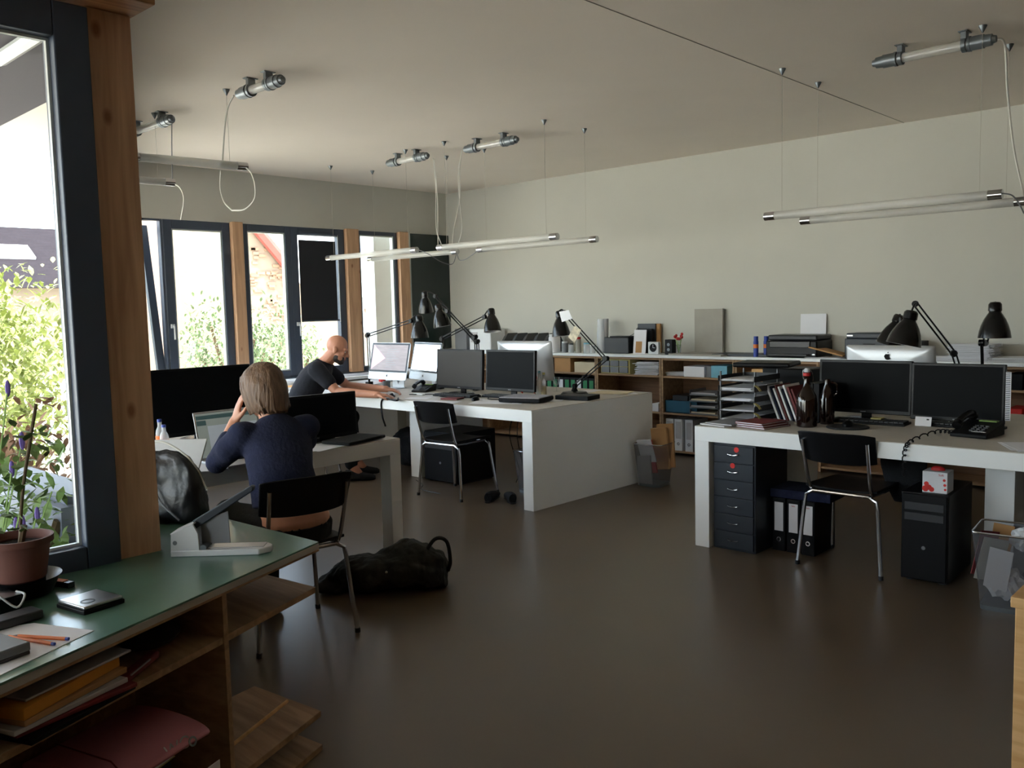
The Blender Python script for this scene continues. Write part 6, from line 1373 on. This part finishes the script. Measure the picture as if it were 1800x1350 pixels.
# ================================================================== INSIDE THE BACK BOOKCASES  (shelf tops at 0.048, 0.418, 0.778)
yc = YF + 0.02
S2, S1, S0 = 0.7785, 0.4185, 0.0485
def inbox(name, label, cat, px0, px1, h, z, mt, dep=0.25, y=yc, group=None, bevel=0.002):
    a = at(px0, 660, 'y', y); b = at(px1, 660, 'y', y); o = MB().box((0, 0, 0), (b.x - a.x, dep, h)).build(name, mt, None, bevel); o.location = (a.x, y, z); return tag(o, label, cat, group)
inbox('brown_box', 'brown cardboard box in the bookcase behind the white computer back', 'box', 975, 1003, 0.15, S2, 'cardboard')
inbox('paper_bundle', 'stack of tan envelopes in the bookcase left of the drawer organiser', 'papers', 1010, 1046, 0.11, S2, 'paper_cream')
for k in range(9):
    binder(('white' if k % 3 == 0 else 'green') + '-labelled black ring binder in the bookcase behind the middle desk, ' + ('leftmost of nine', 'second from the left', 'third from the left', 'fourth from the left', 'middle of nine', 'fourth from the right', 'third from the right', 'second from the right', 'rightmost of nine')[k], (-5.565 + 0.0 + 0.0 * k + (k - 9) * 0.084 - 0.02 if False else -6.37 + 0.083 * k, yc, S1), 0, W=0.078, H=0.30, mt='black', lab='green' if k % 3 else 'paper', group='green and white binders in the bookcase')
t = thing('drawer_organiser', 'yellowish small-parts drawer organiser in the bookcase', 'organiser', (at(1055, 650, 'y', yc).x, yc, S2)); MB().box((0, 0.01, 0), (0.37, 0.2, 0.15)).build('case', 'pale_yellow', t, 0.004)
for i in range(3):
    for j in range(2): MB().box((0.015 + i * 0.115, 0, 0.012 + j * 0.066), (0.12 + i * 0.115, 0.012, 0.072 + j * 0.066)).build('small_drawer', 'grey_plastic', t, 0.002)
papers('messy white paper pile in the bookcase right of the drawer organiser', (at(1133, 655, 'y', yc).x, yc + 0.14, S2), 26, 0.1, 0.26, 0.24, spread=0.03, th=0.005)
inbox('white_carton', 'white open carton in the bookcase left of the light blue box', 'box', 1202, 1238, 0.10, S2, 'paper')
inbox('light_blue_box', 'light blue box in the bookcase', 'box', 1250, 1278, 0.115, S2, 'light_blue')
inbox('grey_card_box', 'grey box behind the light blue one in the bookcase', 'box', 1238, 1250, 0.105, S2, 'grey_plastic', y=yc + 0.03)
papers('small pile of white cards left of the white carton in the bookcase', (at(1180, 655, 'y', yc).x, yc + 0.12, S2), 12, 0.1, 0.22, 0.14, spread=0.02, th=0.003)
t = thing('blue_crate', 'translucent blue plastic crate in the bookcase behind the bin', 'crate', (-4.79, yc, S1))
for a_, b_ in (((0, 0, 0), (0.36, 0.3, 0.008)), ((0, 0, 0), (0.36, 0.006, 0.12)), ((0, 0.294, 0), (0.36, 0.3, 0.12)), ((0, 0, 0), (0.006, 0.3, 0.12)), ((0.354, 0, 0), (0.36, 0.3, 0.12))): MB().box(a_, b_).build('panel', 'teal', t)
inbox('black_tray', 'black flat box above the blue crate in the bookcase', 'box', 1182, 1208, 0.05, S1 + 0.15, 'dark_plastic', y=yc + 0.02); [o for o in D.objects if o.name == 'black_tray'][0].location.z = S1 + 0.121
for k in range(4):
    t = thing('wire_letter_tray', ('bottom', 'second', 'third', 'top')[k] + ' grey letter tray of the stack in the bookcase left of the desk', 'letter tray', (at(1214, 700, 'y', yc).x, yc - 0.02, S1 + 0.001 + k * 0.062), 0, 'grey letter trays in the bookcase')
    MB().box((0, 0, 0), (0.30, 0.30, 0.003)).box((0, 0, 0), (0.004, 0.3, 0.05)).box((0.296, 0, 0), (0.3, 0.3, 0.05)).box((0, 0, 0.0), (0.3, 0.003, 0.014)).build('tray', 'grey_plastic', t, 0.001); MB().box((0.01, 0.01, 0.003), (0.27, 0.28, 0.026)).build('papers_inside', 'paper_grey' if k % 2 else 'paper_cream', t)
for k in range(3):
    binder(('left', 'middle', 'right leaning')[k] + ' white ring binder on the bottom of the bookcase behind the bin', (at(1177, 760, 'y', yc).x + 0.10 * k + (0.02 if k == 2 else 0), yc, S0), 0, W=0.085, H=0.31, mt='white_plastic', lab='paper_grey', group='white binders on the bottom shelf')
for k, px in enumerate((1238, 1262, 1305)): inbox('dark_binder', ('left', 'middle', 'right')[k] + ' dark blue box file at the bottom behind the right desk corner', 'box file', px, px + 22, 0.3, S0, 'navy_wool', group='dark box files')
inbox('wooden_tray', 'light wooden open box in the bookcase above the letter trays, left one', 'box', 1287, 1318, 0.06, S2, 'beech'); inbox('wooden_tray', 'light wooden open box in the bookcase above the letter trays, right one', 'box', 1321, 1367, 0.095, S2, 'beech')
inbox('green_carton', 'pale green box in the bookcase beside the amber bottle', 'box', 1400, 1414, 0.11, S2, 'pale_yellow'); papers('white scraps in the bookcase left of the pale green box', (at(1392, 660, 'y', yc).x, yc + 0.1, S2), 8, 0.2, 0.1, 0.12, th=0.005)
inbox('red_box', 'red flat box in the bookcase at the far right edge', 'box', 1772, 1798, 0.06, 0.62, 'red_bright'); [o for o in D.objects if o.name == 'red_box'][0].location.z = S1 + 0.16
inbox('black_device_box', 'black box under the red one in the bookcase at the far right edge', 'box', 1770, 1798, 0.16, S1, 'black'); D.objects['black_device_box'].dimensions
inbox('black_bin', 'black box in the top compartment of the bookcase at the far right edge', 'box', 1772, 1798, 0.12, S2, 'black')
papers('paper pile on the bottom shelf seen under the right desk', (-2.82, yc + 0.13, S1), 12, 0, 0.5, 0.22, th=0.004)
inbox('cream_carton', 'small cream box in the bookcase left of the blue crate', 'box', 1146, 1157, 0.08, S1, 'paper')
inbox('paper_block', 'block of brown papers on the middle shelf behind the middle desk corner', 'papers', 1095, 1140, 0.12, S0, 'cardboard')

# more loose things on the middle desk
for k, (px, py, w_, l_, rz, lab) in enumerate(((735, 700, 0.20, 0.12, 0.4, 'white note sheet by the black telephone on the middle desk'), (822, 690, 0.15, 0.10, 0.2, 'small white paper between keyboard and left monitor of the middle desk'), (850, 704, 0.21, 0.10, -0.3, 'white paper right of the black mouse on the middle desk'), (962, 704, 0.25, 0.16, 0.5, 'grey-white sheet between portfolio and black binder'))):
    p = Z(px, py); papers(lab, (p.x, p.y, 0.74), 1, rz, w_, l_)
for k, (pts, lab) in enumerate((([(-5.9, 5.0, 0.745), (-5.7, 5.12, 0.745), (-5.5, 5.02, 0.745), (-5.42, 5.15, 0.745)], 'black cable lying between telephone and keyboard'), ([(-5.1, 5.18, 0.745), (-5.0, 5.08, 0.745), (-4.85, 5.12, 0.745), (-4.72, 5.02, 0.745)], 'black cable lying before the right monitor of the middle desk'))): cable(lab, pts, 0.004, 'black')
slabthing('dark_notebook', 'dark notebook under the left black monitor of the middle desk', 'notebook', (-5.38, 5.10, 0.741), (0.20, 0.10, 0.012), 0.15, 'black')
